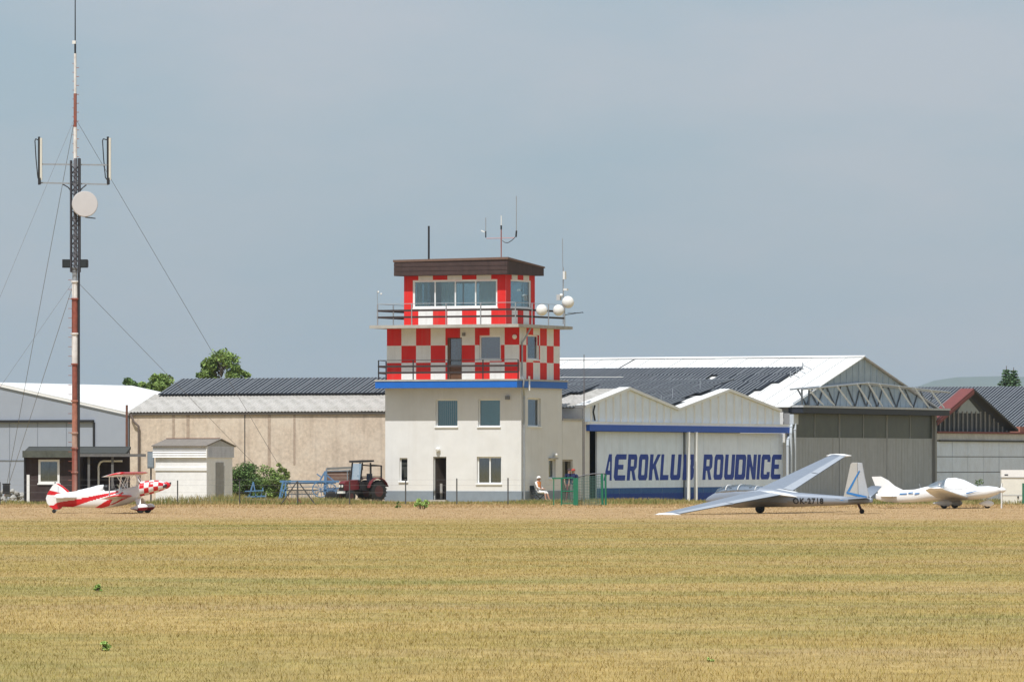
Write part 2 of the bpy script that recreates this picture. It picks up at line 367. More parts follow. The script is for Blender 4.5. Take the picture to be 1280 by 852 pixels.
window_unit(T, 'a', 0, W2, [white_frame, glass], fill='blind', depth=.13, frame=.06)
window_unit(T, 'a', 0, W3, [white_frame, glass_dark], depth=.1, frame=.05)
window_unit(T, 'a', 0, W4, [white_frame, glass_dark], divs=2, depth=.13, frame=.07, fill='curtain')
window_unit(T, 'b', 0, V1, [white_frame, glass_dark], depth=.13, frame=.06, sgn=1)
T.part('window_hood', MB().box(0.002, .14, V1[0] - .05, V1[1] + .05, V1[3] + .02, V1[3] + .1), concrete)
T.part('wall_lamp', MB().ball((.14, B(691.8, 0), Z(568.5, 0, 4.0)), .1), off_white)
window_unit(T, 'b', 0, W5, [white_frame, glass_dark], depth=.13, frame=.07, sgn=1, fill='curtain')
# entrance door, ajar
d = MB().box(D1[0], D1[0] + .06, .1, .2, .1, D1[3]).box(D1[1] - .06, D1[1], .1, .2, .1, D1[3]).box(D1[0] + .06, D1[1] - .06, .1, .2, D1[3] - .06, D1[3])
fr = T.part('door_frame', d, mat('grey_door_frame', (.4, .4, .38), .7))
dd = MB(); c0 = (D1[0] + .08, .2); an = R(62)
dd.prism([(c0[0], c0[1], .12), (c0[0] + .62 * math.cos(an), c0[1] + .62 * math.sin(an), .12), (c0[0] + .62 * math.cos(an), c0[1] + .62 * math.sin(an), D1[3] - .07), (c0[0], c0[1], D1[3] - .07)], (.04, -.03, 0))
dr = T.part('door', dd, mat('dark_brown_door', (.05, .038, .03), .6, .2, 5))
T.part('door_panel', MB().box(D1[0] + .16, D1[0] + .36, .36, .38, .14, .95), mat('grey_board', (.35, .33, .3), .8), fr)
T.part('door_step', MB().box(D1[0] - .1, D1[1] + .1, -.35, .3, -.3, .1), concrete)
# interior floors keep the rooms dark
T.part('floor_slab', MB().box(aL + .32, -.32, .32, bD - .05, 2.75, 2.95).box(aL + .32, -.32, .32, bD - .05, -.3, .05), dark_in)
# blue ledge
led = MB().box(aL - .12, .20, -.95, bD + .25, zl0, zl1); T.part('ledge', led, blue_trim)
T.part('ledge_paving', MB().box(aL - .15, .23, -.98, bD + .28, zl1, zl1 + .09), concrete)
zf = zl1 + .09
# checked storey
uL, uF = A(483.6, .12), .12; uR = A(649.4, .12); uB = B(699.8, uR); zu1 = 9.08
sq = (uR - uL) / 9.0
W6 = (A(598.5, .12), A(626, .12), Z(449.5, 0, .1), Z(418.5, 0, .1)); D2 = (A(559, .12), A(577.3, .12), zf, Z(421, 0, .1)); W7 = holeb(659.5, 674, 418.5, 449.5, uR)
zc = zf - .002; sqz = (zu1 + .004 - zc) / 3
orgT = T.off
chk = mat_checker('red_white_checks', cream, red_paint, (0, 0, 0), (1 / sq, 1 / sq, 1 / sqz))
# mapping: (p - origin) / size, shifted so that cell edges fall on the corners
mpn = [q for q in chk.node_tree.nodes if q.bl_idname == 'ShaderNodeMapping'][-1]
ex = lambda v: v
mpn.inputs['Location'].default_value = ((orgT[0] - uL) / sq + 40.005, (orgT[1] - uF) / sq + 41.01, (-zc) / sqz + 41)
uw = MB(); wall(uw, 'a', uF, uL, uR - .001, zf, zu1, [W6, D2]); wall(uw, 'b', uR, uF, uB, zf, zu1, [W7], sgn=1)
uw.quad((uL, uF, zf), (uL, uB, zf), (uL, uB, zu1), (uL, uF, zu1)); uw.quad((uL, uB, zf), (uR, uB, zf), (uR, uB, zu1), (uL, uB, zu1))
T.part('checked_wall', uw, chk)
window_unit(T, 'a', uF, W6, [white_frame, mat_glass('blue_grey_glass', (.35, .42, .5), .2)], depth=.1, frame=.09, fill=None)
window_unit(T, 'b', uR, W7, [white_frame, glass_dark], depth=.1, frame=.08, sgn=1)
d = MB().box(D2[0], D2[0] + .14, uF + .06, uF + .16, zf, D2[3]).box(D2[1] - .05, D2[1], uF + .06, uF + .16, zf, D2[3]).box(D2[0] + .14, D2[1] - .05, uF + .06, uF + .16, D2[3] - .05, D2[3])
bd = T.part('balcony_door', d, mat('brown_door', (.13, .06, .03), .6, .2, 5))
T.part('pane', MB().box(D2[0] + .15, D2[1] - .06, uF + .11, uF + .118, zf + .72, D2[3] - .06), glass_dark, bd)
T.part('door_panel', MB().box(D2[0] + .15, D2[1] - .06, uF + .09, uF + .13, zf + .02, zf + .70), MATS['brown_door'], bd)
T.part('curtain', MB().box(D2[0] + .18, D2[0] + .38, uF + .2, uF + .22, zf + .72, D2[3] - .06), curtain, bd)
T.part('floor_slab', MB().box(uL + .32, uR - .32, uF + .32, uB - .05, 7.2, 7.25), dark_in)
# balcony slab of the cab
sl0, sl1 = 9.08, 9.24
def spx(px, b): return A(px, b)
T.part('balcony_slab', MB().box(uL - .40, uR + .52, uF - 1.26, uB + .5, sl0, sl1), concrete)
# cab
cF = .62
cL, cR = A(505, cF), A(632.4, cF); cB = B(668.6, cR); cz0, cz1 = sl1, Z(341, 0, .5)
s7 = (cR - cL) / 7; s5 = (cB - cF) / 5
stripe = mat_checker('red_white_stripes', red_paint, cream, (0, 0, 0), (1 / s7, 1 / s5, .01))
mpn = [q for q in stripe.node_tree.nodes if q.bl_idname == 'ShaderNodeMapping'][-1]
mpn.inputs['Location'].default_value = ((orgT[0] - cL) / s7 + 40.005, (orgT[1] - cF) / s5 + 39.995, 40.5)
CW = (A(516, cF), A(621.6, cF), Z(383.5, 0, cF), Z(348.3, 0, cF))
b0, b1 = B(638.4, cR), B(663.5, cR); CS = (b0, b1, CW[2], CW[3])
cw = MB(); wall(cw, 'a', cF, cL, cR - .001, cz0, cz1, [CW], th=.16); wall(cw, 'b', cR, cF, cB, cz0, cz1, [CS], sgn=1, th=.16)
wall(cw, 'b', cL + .001, cF, cB, cz0, cz1, [CS], sgn=-1, th=.16); wall(cw, 'a', cB, cL, cR - .002, cz0, cz1, [CW], sgn=1, th=.16)
T.part('cab_wall', cw, stripe)
cabglass = mat_glass('cab_glass', (.70, .80, .82), .10)
f1 = window_unit(T, 'a', cF, CW, [white_frame, cabglass], 'cab_window', divs=4, depth=.05, frame=.10)
f2 = window_unit(T, 'b', cR, CS, [white_frame, cabglass], 'cab_window', divs=1, depth=.05, frame=.08, sgn=1)
f3 = window_unit(T, 'a', cB, CW, [white_frame, cabglass], 'cab_window', divs=4, depth=.05, frame=.08, sgn=1)
f4 = window_unit(T, 'b', cL, CS, [white_frame, cabglass], 'cab_window', divs=1, depth=.05, frame=.08, sgn=-1)
def drape(u0, u1, b, parent, amp=.04):
    s = MB(); n = 14
    for i in range(n):
        p = [(u0 + (u1 - u0) * k / n, b + amp * math.sin(k * 1.7)) for k in (i, i + 1)]
        s.quad((p[0][0], p[0][1], CW[2] + .02), (p[1][0], p[1][1], CW[2] + .02), (p[1][0], p[1][1], CW[3] - .05), (p[0][0], p[0][1], CW[3] - .05))
    T.part('curtain', s, curtain, parent)
wd = (CW[1] - CW[0]) / 4
drape(CW[0] + .12, CW[0] + .45, cF + .24, f1); drape(CW[0] + .55, CW[0] + .75, cF + .24, f1)
drape(CW[0] + wd + .32, CW[0] + 2 * wd - .05, cF + .26, f1); drape(CW[0] + 3 * wd + .08, CW[1] - .1, cF + .24, f1)
T.part('desk', MB().box(CW[0] + .3, CW[1] - .3, cF + .5, cF + 1.1, 10.0, 10.05).box(CW[0] + 2.4, CW[0] + 3.1, cF + .6, cF + .9, 10.05, 10.32), mat('desk_equipment', (.4, .42, .42), .6))
T.part('ceiling', MB().box(cL + .17, cR - .17, cF + .17, cB - .17, cz1 - .12, cz1 - .06), off_white)
# roof: brown boarded fascia, slopes down to the back
e = .42; rL, rR, rF, rB = cL - .36, cR + .29, cF - .43, cB + .5
zt, zt2 = Z(325, 0, 0), Z(334.5, 0, 4); zb = Z(342.5, 0, 0)
fa = MB().add([(rL, rF, zb), (rR, rF, zb), (rR, rB, zb + .05), (rL, rB, zb + .05), (rL, rF, zt), (rR, rF, zt + .06), (rR, rB, zt2), (rL, rB, zt2)],
              [(0, 3, 2, 1), (0, 1, 5, 4), (1, 2, 6, 5), (2, 3, 7, 6), (3, 0, 4, 7), (4, 5, 6, 7)])
T.part('roof_fascia', fa, brown_wood)
nb = 3
for k in range(nb):                                    # fascia boards, one above the other
    z0 = zb + .02 + (zt - zb - .04) * k / nb; z1 = zb + (zt - zb - .04) * (k + 1) / nb
    T.part('fascia_board', MB().box(rL - .01, rR + .005, rF - .028, rF - .001, z0, z1), brown_wood)
rc = MB().add([(rL - .05, rF - .05, zt), (rR + .05, rF - .05, zt + .06), (rR + .05, rB + .05, zt2), (rL - .05, rB + .05, zt2),
               (rL - .05, rF - .05, zt + .12), (rR + .05, rF - .05, zt + .18), (rR + .05, rB + .05, zt2 + .08), (rL - .05, rB + .05, zt2 + .08)],
              [(0, 3, 2, 1), (0, 1, 5, 4), (1, 2, 6, 5), (2, 3, 7, 6), (3, 0, 4, 7), (4, 5, 6, 7)])
T.part('roof', rc, dark_roofing)
# balcony railings
def railing(T, pts, z0, z1, rails, post_m, step=2.0, post=.05):
    """top rail, board slats and posts along a line of corners"""
    for (p, q) in zip(pts[:-1], pts[1:]):
        p = Vector((*p, 0)); q = Vector((*q, 0)); n = max(1, round((q - p).length / step))
        for zr in rails:
            T.part('railing_board', MB().beam(p + Vector((0, 0, zr)), q + Vector((0, 0, zr)), .03, .10), slat_brown)
        T.part('top_rail', MB().tube(p + Vector((0, 0, z1)), q + Vector((0, 0, z1)),   .016, n=6), post_m)
        for k in range(n + 1):
            c = p + (q - p) * k / n
            if k == n and q != Vector((*pts[-1], 0)): continue
            T.part('railing_post', MB().beam(c + Vector((.03, -.0, z0)), c + Vector((.03, 0, z1)), post, up=(1, 0, 0)), post_m)
yF = uF - 1.18
ra, rb = A(471.3, yF), A(643.7, yF); rB2 = B(705.2, rb + .25)
rb = rb
zu = lambda py: Z(py, 0, 0)
railing(T, [(ra, rB2), (ra, yF), (rb, yF), (rb + .25, rB2)], sl1, zu(378.5), [zu(387) , zu(395.3)], grey_steel)
lF = -.9
railing(T, [(A(482, 1.2), 1.2), (A(472.6, lF), lF), (A(647, lF), lF)], zf, zu(449.3), [zu(457), zu(465)], black_steel)
# downpipes with elbows, by the corner
dp = MB().path([(.28, -.25, zf + .05), (.22, -.25, 6.0), (.1, .16, 5.55), (.1, .16, -.1)], .055, 8)
T.part('downpipe', dp, grey_steel)
T.part('downpipe', MB().path([(uR + .35, uF + .6, 9.05), (uR + .2, uF + .35, 8.6), (uR + .07, uF + .18, 8.3), (uR + .07, uF + .18, zf)], .05, 8), MATS['galvanised_steel'])
T.part('downpipe', MB().path([(.2, .55, 6.55), (.2, .55, 5.8)], .06, 8), white_paint)
# wall lamps, camera
for (px, py, b, a) in ((548, 561, -.02, None), (644, 420, uF - .02, None)):
    aa = A(px, b); T.part('wall_lamp', MB().lathe((aa, b + .03, Z(py, 0, 0)), (0, -1, -.25), [(0, .05), (.06, .12), (.14, .13), (.2, .07)], 10), off_white)
T.part('floodlight', MB().box(A(635, 0) - .11, A(635, 0) + .11, -.14, -.02, Z(499, 0, 0), Z(494.5, 0, 0)), mat('lamp_grey', (.2, .2, .2), .5))
T.part('floodlight', MB().box(A(580, uF) - .06, A(580, uF) + .08, uF - .12, uF - .01, Z(419, 0, 0), Z(415, 0, 0)), MATS['lamp_grey'])

# annex behind the tower
an0, an1 = bD + .03, B(728, 0)
zA = Z(525.5, 0, 6)
X = frame_thing('annex', 'low cream annex wing between the control tower and the hangar with lettering', 'building', -1.5, (an0 + an1) / 2)
V2 = holeb(703, 716, 574, 626); V2 = (V2[0], V2[1], -.02, V2[3])
xm = MB(); wall(xm, 'b', 0, an0, an1, -.6, zA, [V2], sgn=1)
xm.quad((-3.5, an0, -.6), (-3.5, an1, -.6), (-3.5, an1, zA), (-3.5, an0, zA)); xm.quad((-3.5, an1, -.6), (0, an1, -.6), (0, an1, zA), (-3.5, an1, zA)); xm.quad((-3.5, an0, -.6), (0, an0, -.6), (0, an0, zA), (-3.5, an0, zA))
X.part('wall', xm, plaster); X.part('roof', MB().box(-3.5, .06, an0, an1 + .02, zA, zA + .1), concrete)
f = X.part('door_frame', MB().box(-.16, -.08, V2[0], V2[0] + .1, 0, V2[3]).box(-.16, -.08, V2[1] - .1, V2[1], 0, V2[3]).box(-.16, -.08, V2[0] + .1, V2[1] - .1, V2[3] - .1, V2[3]), MATS['grey_board'])
X.part('door', MB().box(-.15, -.1, V2[0] + .1, V2[0] + .55, .02, V2[3] - .1), mat('olive_door', (.16, .15, .11), .7, .2, 4))

# ------------------------------------------------------------------ buildings
white_roof = mat('white_roof_sheet', (.74, .74, .72), .55, .05, 1.2, grime=((.55, .54, .5), .35))
light_corr = mat('weathered_fibre_cement', (.44, .42, .39), .9, .18, 2, streak=.45, grime=((.25, .24, .2), .5))
panel_dark = mat('dark_roof_panel', (.028, .033, .042), .8, .25, 3, spec=.15)
panel_rib = mat('panel_rib', (.20, .215, .23), .7, .2, 5, spec=.2)
beige_wall = mat('mottled_beige_render', (.55, .455, .36), .95, .26, 5, bump=.01, bscale=30, streak=.55, streak_col=(.30, .24, .19), grime=((.68, .60, .50), .7))
grey_clad = mat('blue_grey_cladding', (.30, .33, .38), .55, .05, 1.0)
gable_metal = mat('light_grey_cladding', (.73, .80, .90), .5, .08, 2)
zinc = mat('zinc_gable_cladding', (.33, .40, .46), .5, .15, 2, streak=.3)
door_white = mat('dirty_white_door', (.77, .85, .97), .7, .08, 1.5, streak=.25, streak_col=(.5, .5, .5))
lett_blue = mat('navy_lettering', (.010, .045, .32), .7, .12, 6, grime=((.12, .18, .40), .25))
band_blue = mat('mid_blue_band', (.025, .10, .29), .7, .2, 5); band_navy = mat('navy_band', (.010, .05, .27), .7, .2, 5)
door_grey = mat('grey_sheet_door', (.36, .38, .41), .65, .1, 2, streak=.6, streak_col=(.26, .255, .24), grime=((.28, .29, .30), .4))
door_glz = mat('dusty_glazing', (.028, .04, .034), .35, .45, .5, grime=((.075, .085, .06), .6))
red_tile = mat('red_roof_sheet', (.165, .045, .04), .7, .15, 3)

def corr_sheet(u, length, pitch=.2, amp=.028, seg=6, th=.0):
    """corrugated sheet: waves along x (width u), flat along -y (length), lying in z = 0"""
    n = max(4, int(round(u / pitch * seg))); mb = MB()
    vs = [(u * i / n, -length * j, amp * math.sin(2 * math.pi * (u * i / n) / pitch)) for j in (0, 1) for i in range(n + 1)]
    mb.add(vs, [(i, i + 1, n + 2 + i, n + 1 + i) for i in range(n)]); return mb
def rib_panel(u, length, pitch=.25):
    """dark panel with raised light ribs running down the slope"""
    mb = MB().box(0, u, -length, 0, .0, .05, 0); x = pitch / 2
    while x < u - .02:
        mb.box(x - .036, x + .036, -length, 0, .05, .078, 1); x += pitch
    return mb
def slope_rot(b0, z0, b1, z1): return math.atan2(z1 - z0, b1 - b0)      # eave (b0,z0) to ridge (b1,z1), rotation about the u axis
def lay(T, proto, spots, rot, parent=None):
    """copies of a sheet whose top edge sits at (a, b, z)"""
    for i, p in enumerate(spots):
        o = T.copy(proto, p, parent); o.rotation_euler = (rot, 0, 0)
def first(T, name, mb, mats, p, rot, parent=None, smooth=False):
    me = mb.mesh(name, (0, 0, 0), smooth); [me.materials.append(m) for m in mats]
    o = bpy.data.objects.new(name, me); COL.objects.link(o); o.parent = parent or T.o; o.location = Vector(p) - Vector(T.off); o.rotation_euler = (rot, 0, 0); return o
def tile_rows(T, name, mats, maker, rows, wdt, rot, eave, ridge, lift):
    """rows: (a0, a1, t_top, t_bot) in metres down the slope from the ridge"""
    b1, z1 = ridge; db, dz = eave[0] - ridge[0], eave[1] - ridge[1]; ln = math.hypot(db, dz); cache = {}
    nx, nz = -dz / ln, -db / ln                                  # normal in the (b,z) plane
    if nz < 0: nx, nz = -nx, -nz
    nx = -abs(dz) / ln
    for (a0, a1, t0, t1) in rows:
        n = max(1, round((a1 - a0) / wdt)); wd = (a1 - a0) / n; key = (round(wd, 3), round(t1 - t0, 3))
        for k in range(n):
            j = random.uniform(0, .012)
            p = (a0 + k * wd, b1 + db * t0 / ln + nx * (lift + j), z1 + dz * t0 / ln + nz * (lift + j))
            if key not in cache: cache[key] = first(T, name, maker(wd - .004, t1 - t0), mats, p, rot)
            else:
                o = T.copy(cache[key], p); o.rotation_euler = (rot, 0, 0)
CS_ = lambda u, l: corr_sheet(u, l)
RP_ = lambda u, l: rib_panel(u, l)
FS_ = lambda u, l: MB().box(0, u - .012, -l, 0, 0, .03).box(u - .05, u - .012, -l, 0, .03, .055)

# --- beige storage building
bb = 3.0; ba0, ba1 = A(162.5, bb), aL - .05; zE = Z(515.5, ba0, bb); bR_ = bb + 5.2; zR = Z(478.5, A(215, bR_), bR_)
Bg = frame_thing('storage_building', 'long mottled beige storage building with grey corrugated roof and dark roof panels', 'building', (ba0 + ba1) / 2, bb + 5)
m = MB(); m.quad((ba0, bb, -.6), (ba1, bb, -.6), (ba1, bb, zE), (ba0, bb, zE)); m.quad((ba0, bb + 10.4, -.6), (ba1, bb + 10.4, -.6), (ba1, bb + 10.4, zE), (ba0, bb + 10.4, zE))
for a_ in (ba0, ba1): m.add([(a_, bb, -.6), (a_, bb + 10.4, -.6), (a_, bb + 10.4, zE), (a_, bR_, zR - .05), (a_, bb, zE)], [(0, 1, 2, 3, 4)])
Bg.part('wall', m, beige_wall)
for px in (217, 235, 306, 336.5, 368):                  # dark stained joints between the wall bays
    a_ = A(px, bb); ww = .03 if px == 306 else random.uniform(.06, .11)
    Bg.part('wall_joint', MB().box(a_ - ww, a_ + ww, bb - .012, bb - .002, (.2 if px == 306 else random.uniform(1.2, 2.6)), zE - .12), mat('joint_stain', (.38, .30, .235), .95, .3, 5) if px != 306 else mat('dark_joint_pipe', (.09, .08, .07), .9, .3, 5))
rot = slope_rot(bb, zE, bR_, zR); ln = math.hypot(bR_ - bb, zR - zE)
eov = .13
tile_rows(Bg, 'roof_sheet', [light_corr], CS_, [(ba0 - .1, ba1, ln * .42, ln + eov)], 1.0, rot, (bb, zE), (bR_, zR), .06)
tile_rows(Bg, 'roof_panel', [panel_dark, panel_rib], RP_, [(ba0 + .35, ba1, -.1, ln * .5)], 1.2, rot, (bb, zE), (bR_, zR), .16)
Bg.part('back_roof', MB().quad((ba0, bR_, zR), (ba1, bR_, zR), (ba1, bb + 10.6, zE - .05), (ba0, bb + 10.6, zE - .05)), light_corr)
Bg.part('eave_beam', MB().box(ba0 - .05, ba1, bb - .10, bb - .003, zE - .14, zE - .02), mat('dark_eave_timber', (.09, .08, .07), .9))
# drain pipes at its corner
Bg.part('downpipe', MB().path([(ba0 + .15, bb - .2, zE - .1), (ba0 + .35, bb - .2, zE - .5), (ba0 + .62, bb - .15, zE - .75), (ba0 + .62, bb - .15, 0)], .06, 8), mat('old_pipe', (.13, .10, .085), .7, .2, 5))

# --- grey-blue hangar at the far left
hb = 3.2; h1 = A(160.5, hb); hp = A(-6, hb); zh1 = Z(518, h1, hb); zhp = Z(481, hp, hb); h0 = 2 * hp - h1; hL = 15.5
H = frame_thing('grey_hangar', 'blue grey hangar with white sheet roof behind the dark shelter and mast', 'hangar', hp, hb + 7)
H.part('gable_wall', MB().add([(h0, hb, -.8), (h1, hb, -.8), (h1, hb, zh1), (hp, hb, zhp), (h0, hb, zh1)], [(0, 1, 2, 3, 4)]).quad((h1, hb, -.8), (h1, hb + hL, -.8), (h1, hb + hL, zh1), (h1, hb, zh1)).quad((h0, hb, -.8), (h0, hb + hL, -.8), (h0, hb + hL, zh1), (h0, hb, zh1)).add([(h0, hb + hL, -.8), (h1, hb + hL, -.8), (h1, hb + hL, zh1), (hp, hb + hL, zhp), (h0, hb + hL, zh1)], [(0, 1, 2, 3, 4)]), grey_clad)
nS = 13
sh = None
for k in range(nS):                                      # standing-seam sheets on the slope we see, and on the other
    c0_, c1_ = hb - .07 + (hL + .2) * k / nS, hb - .07 + (hL + .2) * (k + 1) / nS - .02
    mb = MB().prism([(hp, c0_, zhp + .10), (h1 + .12, c0_, zh1 + .07), (h1 + .12, c1_, zh1 + .07), (hp, c1_, zhp + .10)], (0, 0, .05))
    H.part('roof_sheet', mb, white_roof)
H.part('back_roof', MB().prism([(hp - .01, hb - .07, zhp + .1), (h0 - .12, hb - .07, zh1 + .07), (h0 - .12, hb + hL, zh1 + .07), (hp - .01, hb + hL, zhp + .1)], (0, 0, .05)), white_roof)
H.part('verge_trim', MB().prism([(hp, hb - .10, zhp - .02), (h1 + .1, hb - .10, zh1 - .03), (h1 + .1, hb - .10, zh1 + .05), (hp, hb - .10, zhp + .09)], (0, .025, 0)), white_paint)
zt_ = Z(526, A(60, hb), hb); a1_ = A(118, hb)
H.part('door_track', MB().box(hp - 4, a1_, hb - .16, hb - .02, zt_ - .07, zt_ + .06), black_steel)
H.part('door_edge', MB().box(a1_ - .05, a1_ + .05, hb - .10, hb - .01, -.5, zt_ - .075), black_steel)
for k, px in enumerate((12, 47, 83)):
    a_ = A(px, hb); H.part('cladding_seam', MB().box(a_ - .012, a_ + .012, hb - .02, hb - .002, -.5, zt_ - .08), mat('seam_grey', (.2, .22, .25), .6))
H.part('cladding_rail', MB().box(hp - 4, a1_ - .06, hb - .03, hb - .003, Z(575, A(60, hb), hb) - .03, Z(575, A(60, hb), hb) + .03), MATS['seam_grey'])

# --- hangar with the lettering (two gabled bays, its front turned away from the sun)
g0, gv, g1 = B(729, 0), B(847, 0), B(975, 0); gEnd = B(985, 0); p1_, p2_ = B(785, 0), B(910, 0)
zGE, zGP1, zGP2, zGV = 4.95, Z(487, 0, p1_), Z(489, 0, p2_), Z(513, 0, gv); zbm1 = Z(530.5, 0, g0 + 1); zbm0 = zbm1 - .34
Ah = frame_thing('lettered_hangar', 'white twin gabled hangar with navy AEROKLUB ROUDNICE lettering and blue beam', 'hangar', -4, (g0 + gEnd) / 2)
def gb(pts): return [(0, b, z) for b, z in pts]
base = zbm1 + .16
for (ba_, bp_, bc_, za_, zp_, zc_) in ((g0, p1_, gv, zGE, zGP1, zGV), (gv, p2_, g1, zGV, zGP2, zGE)):
    gwall = Ah.part('gable', MB().prism(gb([(ba_, base), (bc_, base), (bc_, zc_), (bp_, zp_), (ba_, za_)]), (-.06, 0, 0)), gable_metal)
    nr = 13
    for k in range(1, nr):                               # raised cladding ribs, cut to the roof line
        b_ = ba_ + (bc_ - ba_) * k / nr; zt3 = (za_ + (zp_ - za_) * (b_ - ba_) / (bp_ - ba_)) if b_ < bp_ else (zp_ + (zc_ - zp_) * (b_ - bp_) / (bc_ - bp_))
        Ah.part('rib', MB().prism([(.001, b_ - .07, base + .02), (.07, b_ - .035, base + .02), (.07, b_ + .035, base + .02), (.001, b_ + .07, base + .02)], (0, 0, zt3 - base - .08)), MATS['white_paint'], gwall)
    for (q0, y0, q1, y1) in ((ba_, za_, bp_, zp_), (bp_, zp_, bc_, zc_)):
        s = 0.04
        Ah.part('verge_trim', MB().prism([(.14, q0, y0 + .01), (.14, q1, y1 + .01), (-.5, q1, y1 + .01), (-.5, q0, y0 + .01)], (0, 0, .14)), white_roof)
Ah.part('sill_flashing', MB().box(.002, .16, g0 + .2, gEnd, zbm1 + .005, zbm1 + .17), white_roof)
Ah.part('beam', MB().box(-.1, .2, B(737, .2), gEnd, zbm0, zbm1), mat('navy_beam', (.010, .08, .42), .5, .1, 3))
# roofs of the two bays: front slopes in sheets, back slopes plain
RL = -20.0
Ah.part('back_roof', MB().prism([(RL, p1_, zGP1), (-.45, p1_, zGP1), (-.45, gv, zGV), (RL, gv, zGV)], (0, 0, .06)).prism([(RL, p2_ + .01, zGP2), (-.45, p2_ + .01, zGP2), (-.45, g1, zGE), (RL, g1, zGE)], (0, 0, .06)), light_corr)
r1 = slope_rot(g0 - .2, zGE, p1_, zGP1); l1 = math.hypot(p1_ - g0 + .2, zGP1 - zGE)
r2 = slope_rot(gv, zGV, p2_, zGP2); l2 = math.hypot(p2_ - gv, zGP2 - zGV)
tile_rows(Ah, 'roof_sheet', [light_corr], CS_, [(RL, -8.5, l1 * .2, l1 + .1), (-8.4, -.5, 0, l1 + .1)], 1.05, r1, (g0 - .2, zGE), (p1_, zGP1), .05)
tile_rows(Ah, 'roof_panel', [panel_dark, panel_rib], RP_, [(-9.6, -1.9, -.5, l1 * .33), (-9.6, -2.5, l1 * .34, l1 * .52)], 1.2, r1, (g0 - .2, zGE), (p1_, zGP1), .16)
tile_rows(Ah, 'roof_sheet', [white_roof], FS_, [(RL + 6, -.5, 0, l2)], 1.05, r2, (gv, zGV), (p2_, zGP2), .04)
rr = [(-14, -.9, -3.1, -1.6), (-14, -1.0, -1.55, 0), (-14, -.75, .05, l2 * .3), (-14, -1.05, l2 * .31, l2 * .6), (-14, -.65, l2 * .61, l2 * .98)]
tile_rows(Ah, 'roof_panel', [panel_dark, panel_rib], RP_, rr, 1.2, r2, (gv, zGV), (p2_, zGP2), .2)
for (a_, t) in ((-1.7, .55), (-1.3, .9), (-1.4, .1)):         # handrail posts at the ends of the panel rows
    b_ = p2_ + (gv - p2_) * t; z_ = zGP2 + (zGV - zGP2) * t
    Ah.part('rail_post', MB().tube((a_, b_, z_), (a_, b_, z_ + .75), .025, n=6), grey_steel)
for z_ in (.35, ):
    Ah.part('roof_cable', MB().path([(-13, p1_ + 1, 6.75), (-7, p1_ + 1, 6.72), (-.8, p1_ + 1.2, 6.7)], .014, 5), off_white)
# side wall and back
sw = MB().quad((0, g0, -1), (RL, g0, -1), (RL, g0, zGE), (0, g0, zGE)).quad((RL, g0, -1), (RL, gEnd, -1), (RL, gEnd, zGE), (RL, g0, zGE)).quad((-.3, gEnd, -1), (RL, gEnd, -1), (RL, gEnd, zGE), (-.3, gEnd, zGE))
Ah.part('side_wall', sw, plaster)
bj = B(737.2, 0)
Ah.part('corner_pillar', MB().box(-.35, .0, g0, bj - .02, -1, base), plaster)
Ah.part('corner_pillar', MB().box(-.35, .0, B(983.5, 0) + .02, gEnd + .2, -1, zbm0), plaster)
# door leaves: left bay stands open a little (dark gap), a dark gap in the middle
dz0, dz1 = -.75, zbm0 - .02
d0, d1, d2, d3 = B(746.3, -.25), B(854.3, -.25), B(857.5, -.25), B(983.4, -.25)
def leaves(bs, be, n):
    out = []
    for k in range(n):
        q0, q1 = bs + (be - bs) * k / n, bs + (be - bs) * (k + 1) / n - .02
        out.append(Ah.part('door_leaf', MB().box(-.35, -.25, q0, q1, dz0, dz1), door_white))
    return out
dl = leaves(d0, d1, 4) + leaves(d2, d3, 6)
zs1, zs2 = Z(608.8, -.25, gv), Z(615.5, -.25, gv)
def bandp(bs, be, n):
    for k in range(n):
        q0, q1 = bs + (be - bs) * k / n, bs + (be - bs) * (k + 1) / n - .02
        Ah.part('painted_band', MB().box(-.2495, -.244, q0 + .002, q1 - .002, zs2, zs1), band_blue); Ah.part('painted_band', MB().box(-.2495, -.242, q0 + .002, q1 - .002, dz0, zs2 - .001), band_navy)
bandp(d0, d1, 4); bandp(d2, d3, 6)
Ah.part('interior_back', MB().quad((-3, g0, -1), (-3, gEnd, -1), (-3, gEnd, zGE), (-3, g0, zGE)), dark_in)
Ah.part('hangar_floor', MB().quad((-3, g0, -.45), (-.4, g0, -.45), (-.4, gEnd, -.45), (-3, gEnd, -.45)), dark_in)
for px in (860, 869.3):
    b_ = B(px, .1); Ah.part('door_post', MB().tube((.12, b_, -1), (.12, b_, zbm0), .11, n=10), white_paint)
Ah.part('conduit', MB().path([(.08, B(742, 0), 4.3), (.1, B(739.5, 0), 4.75), (.1, B(741.5, 0), 5.1)], .05, 6), black_steel)

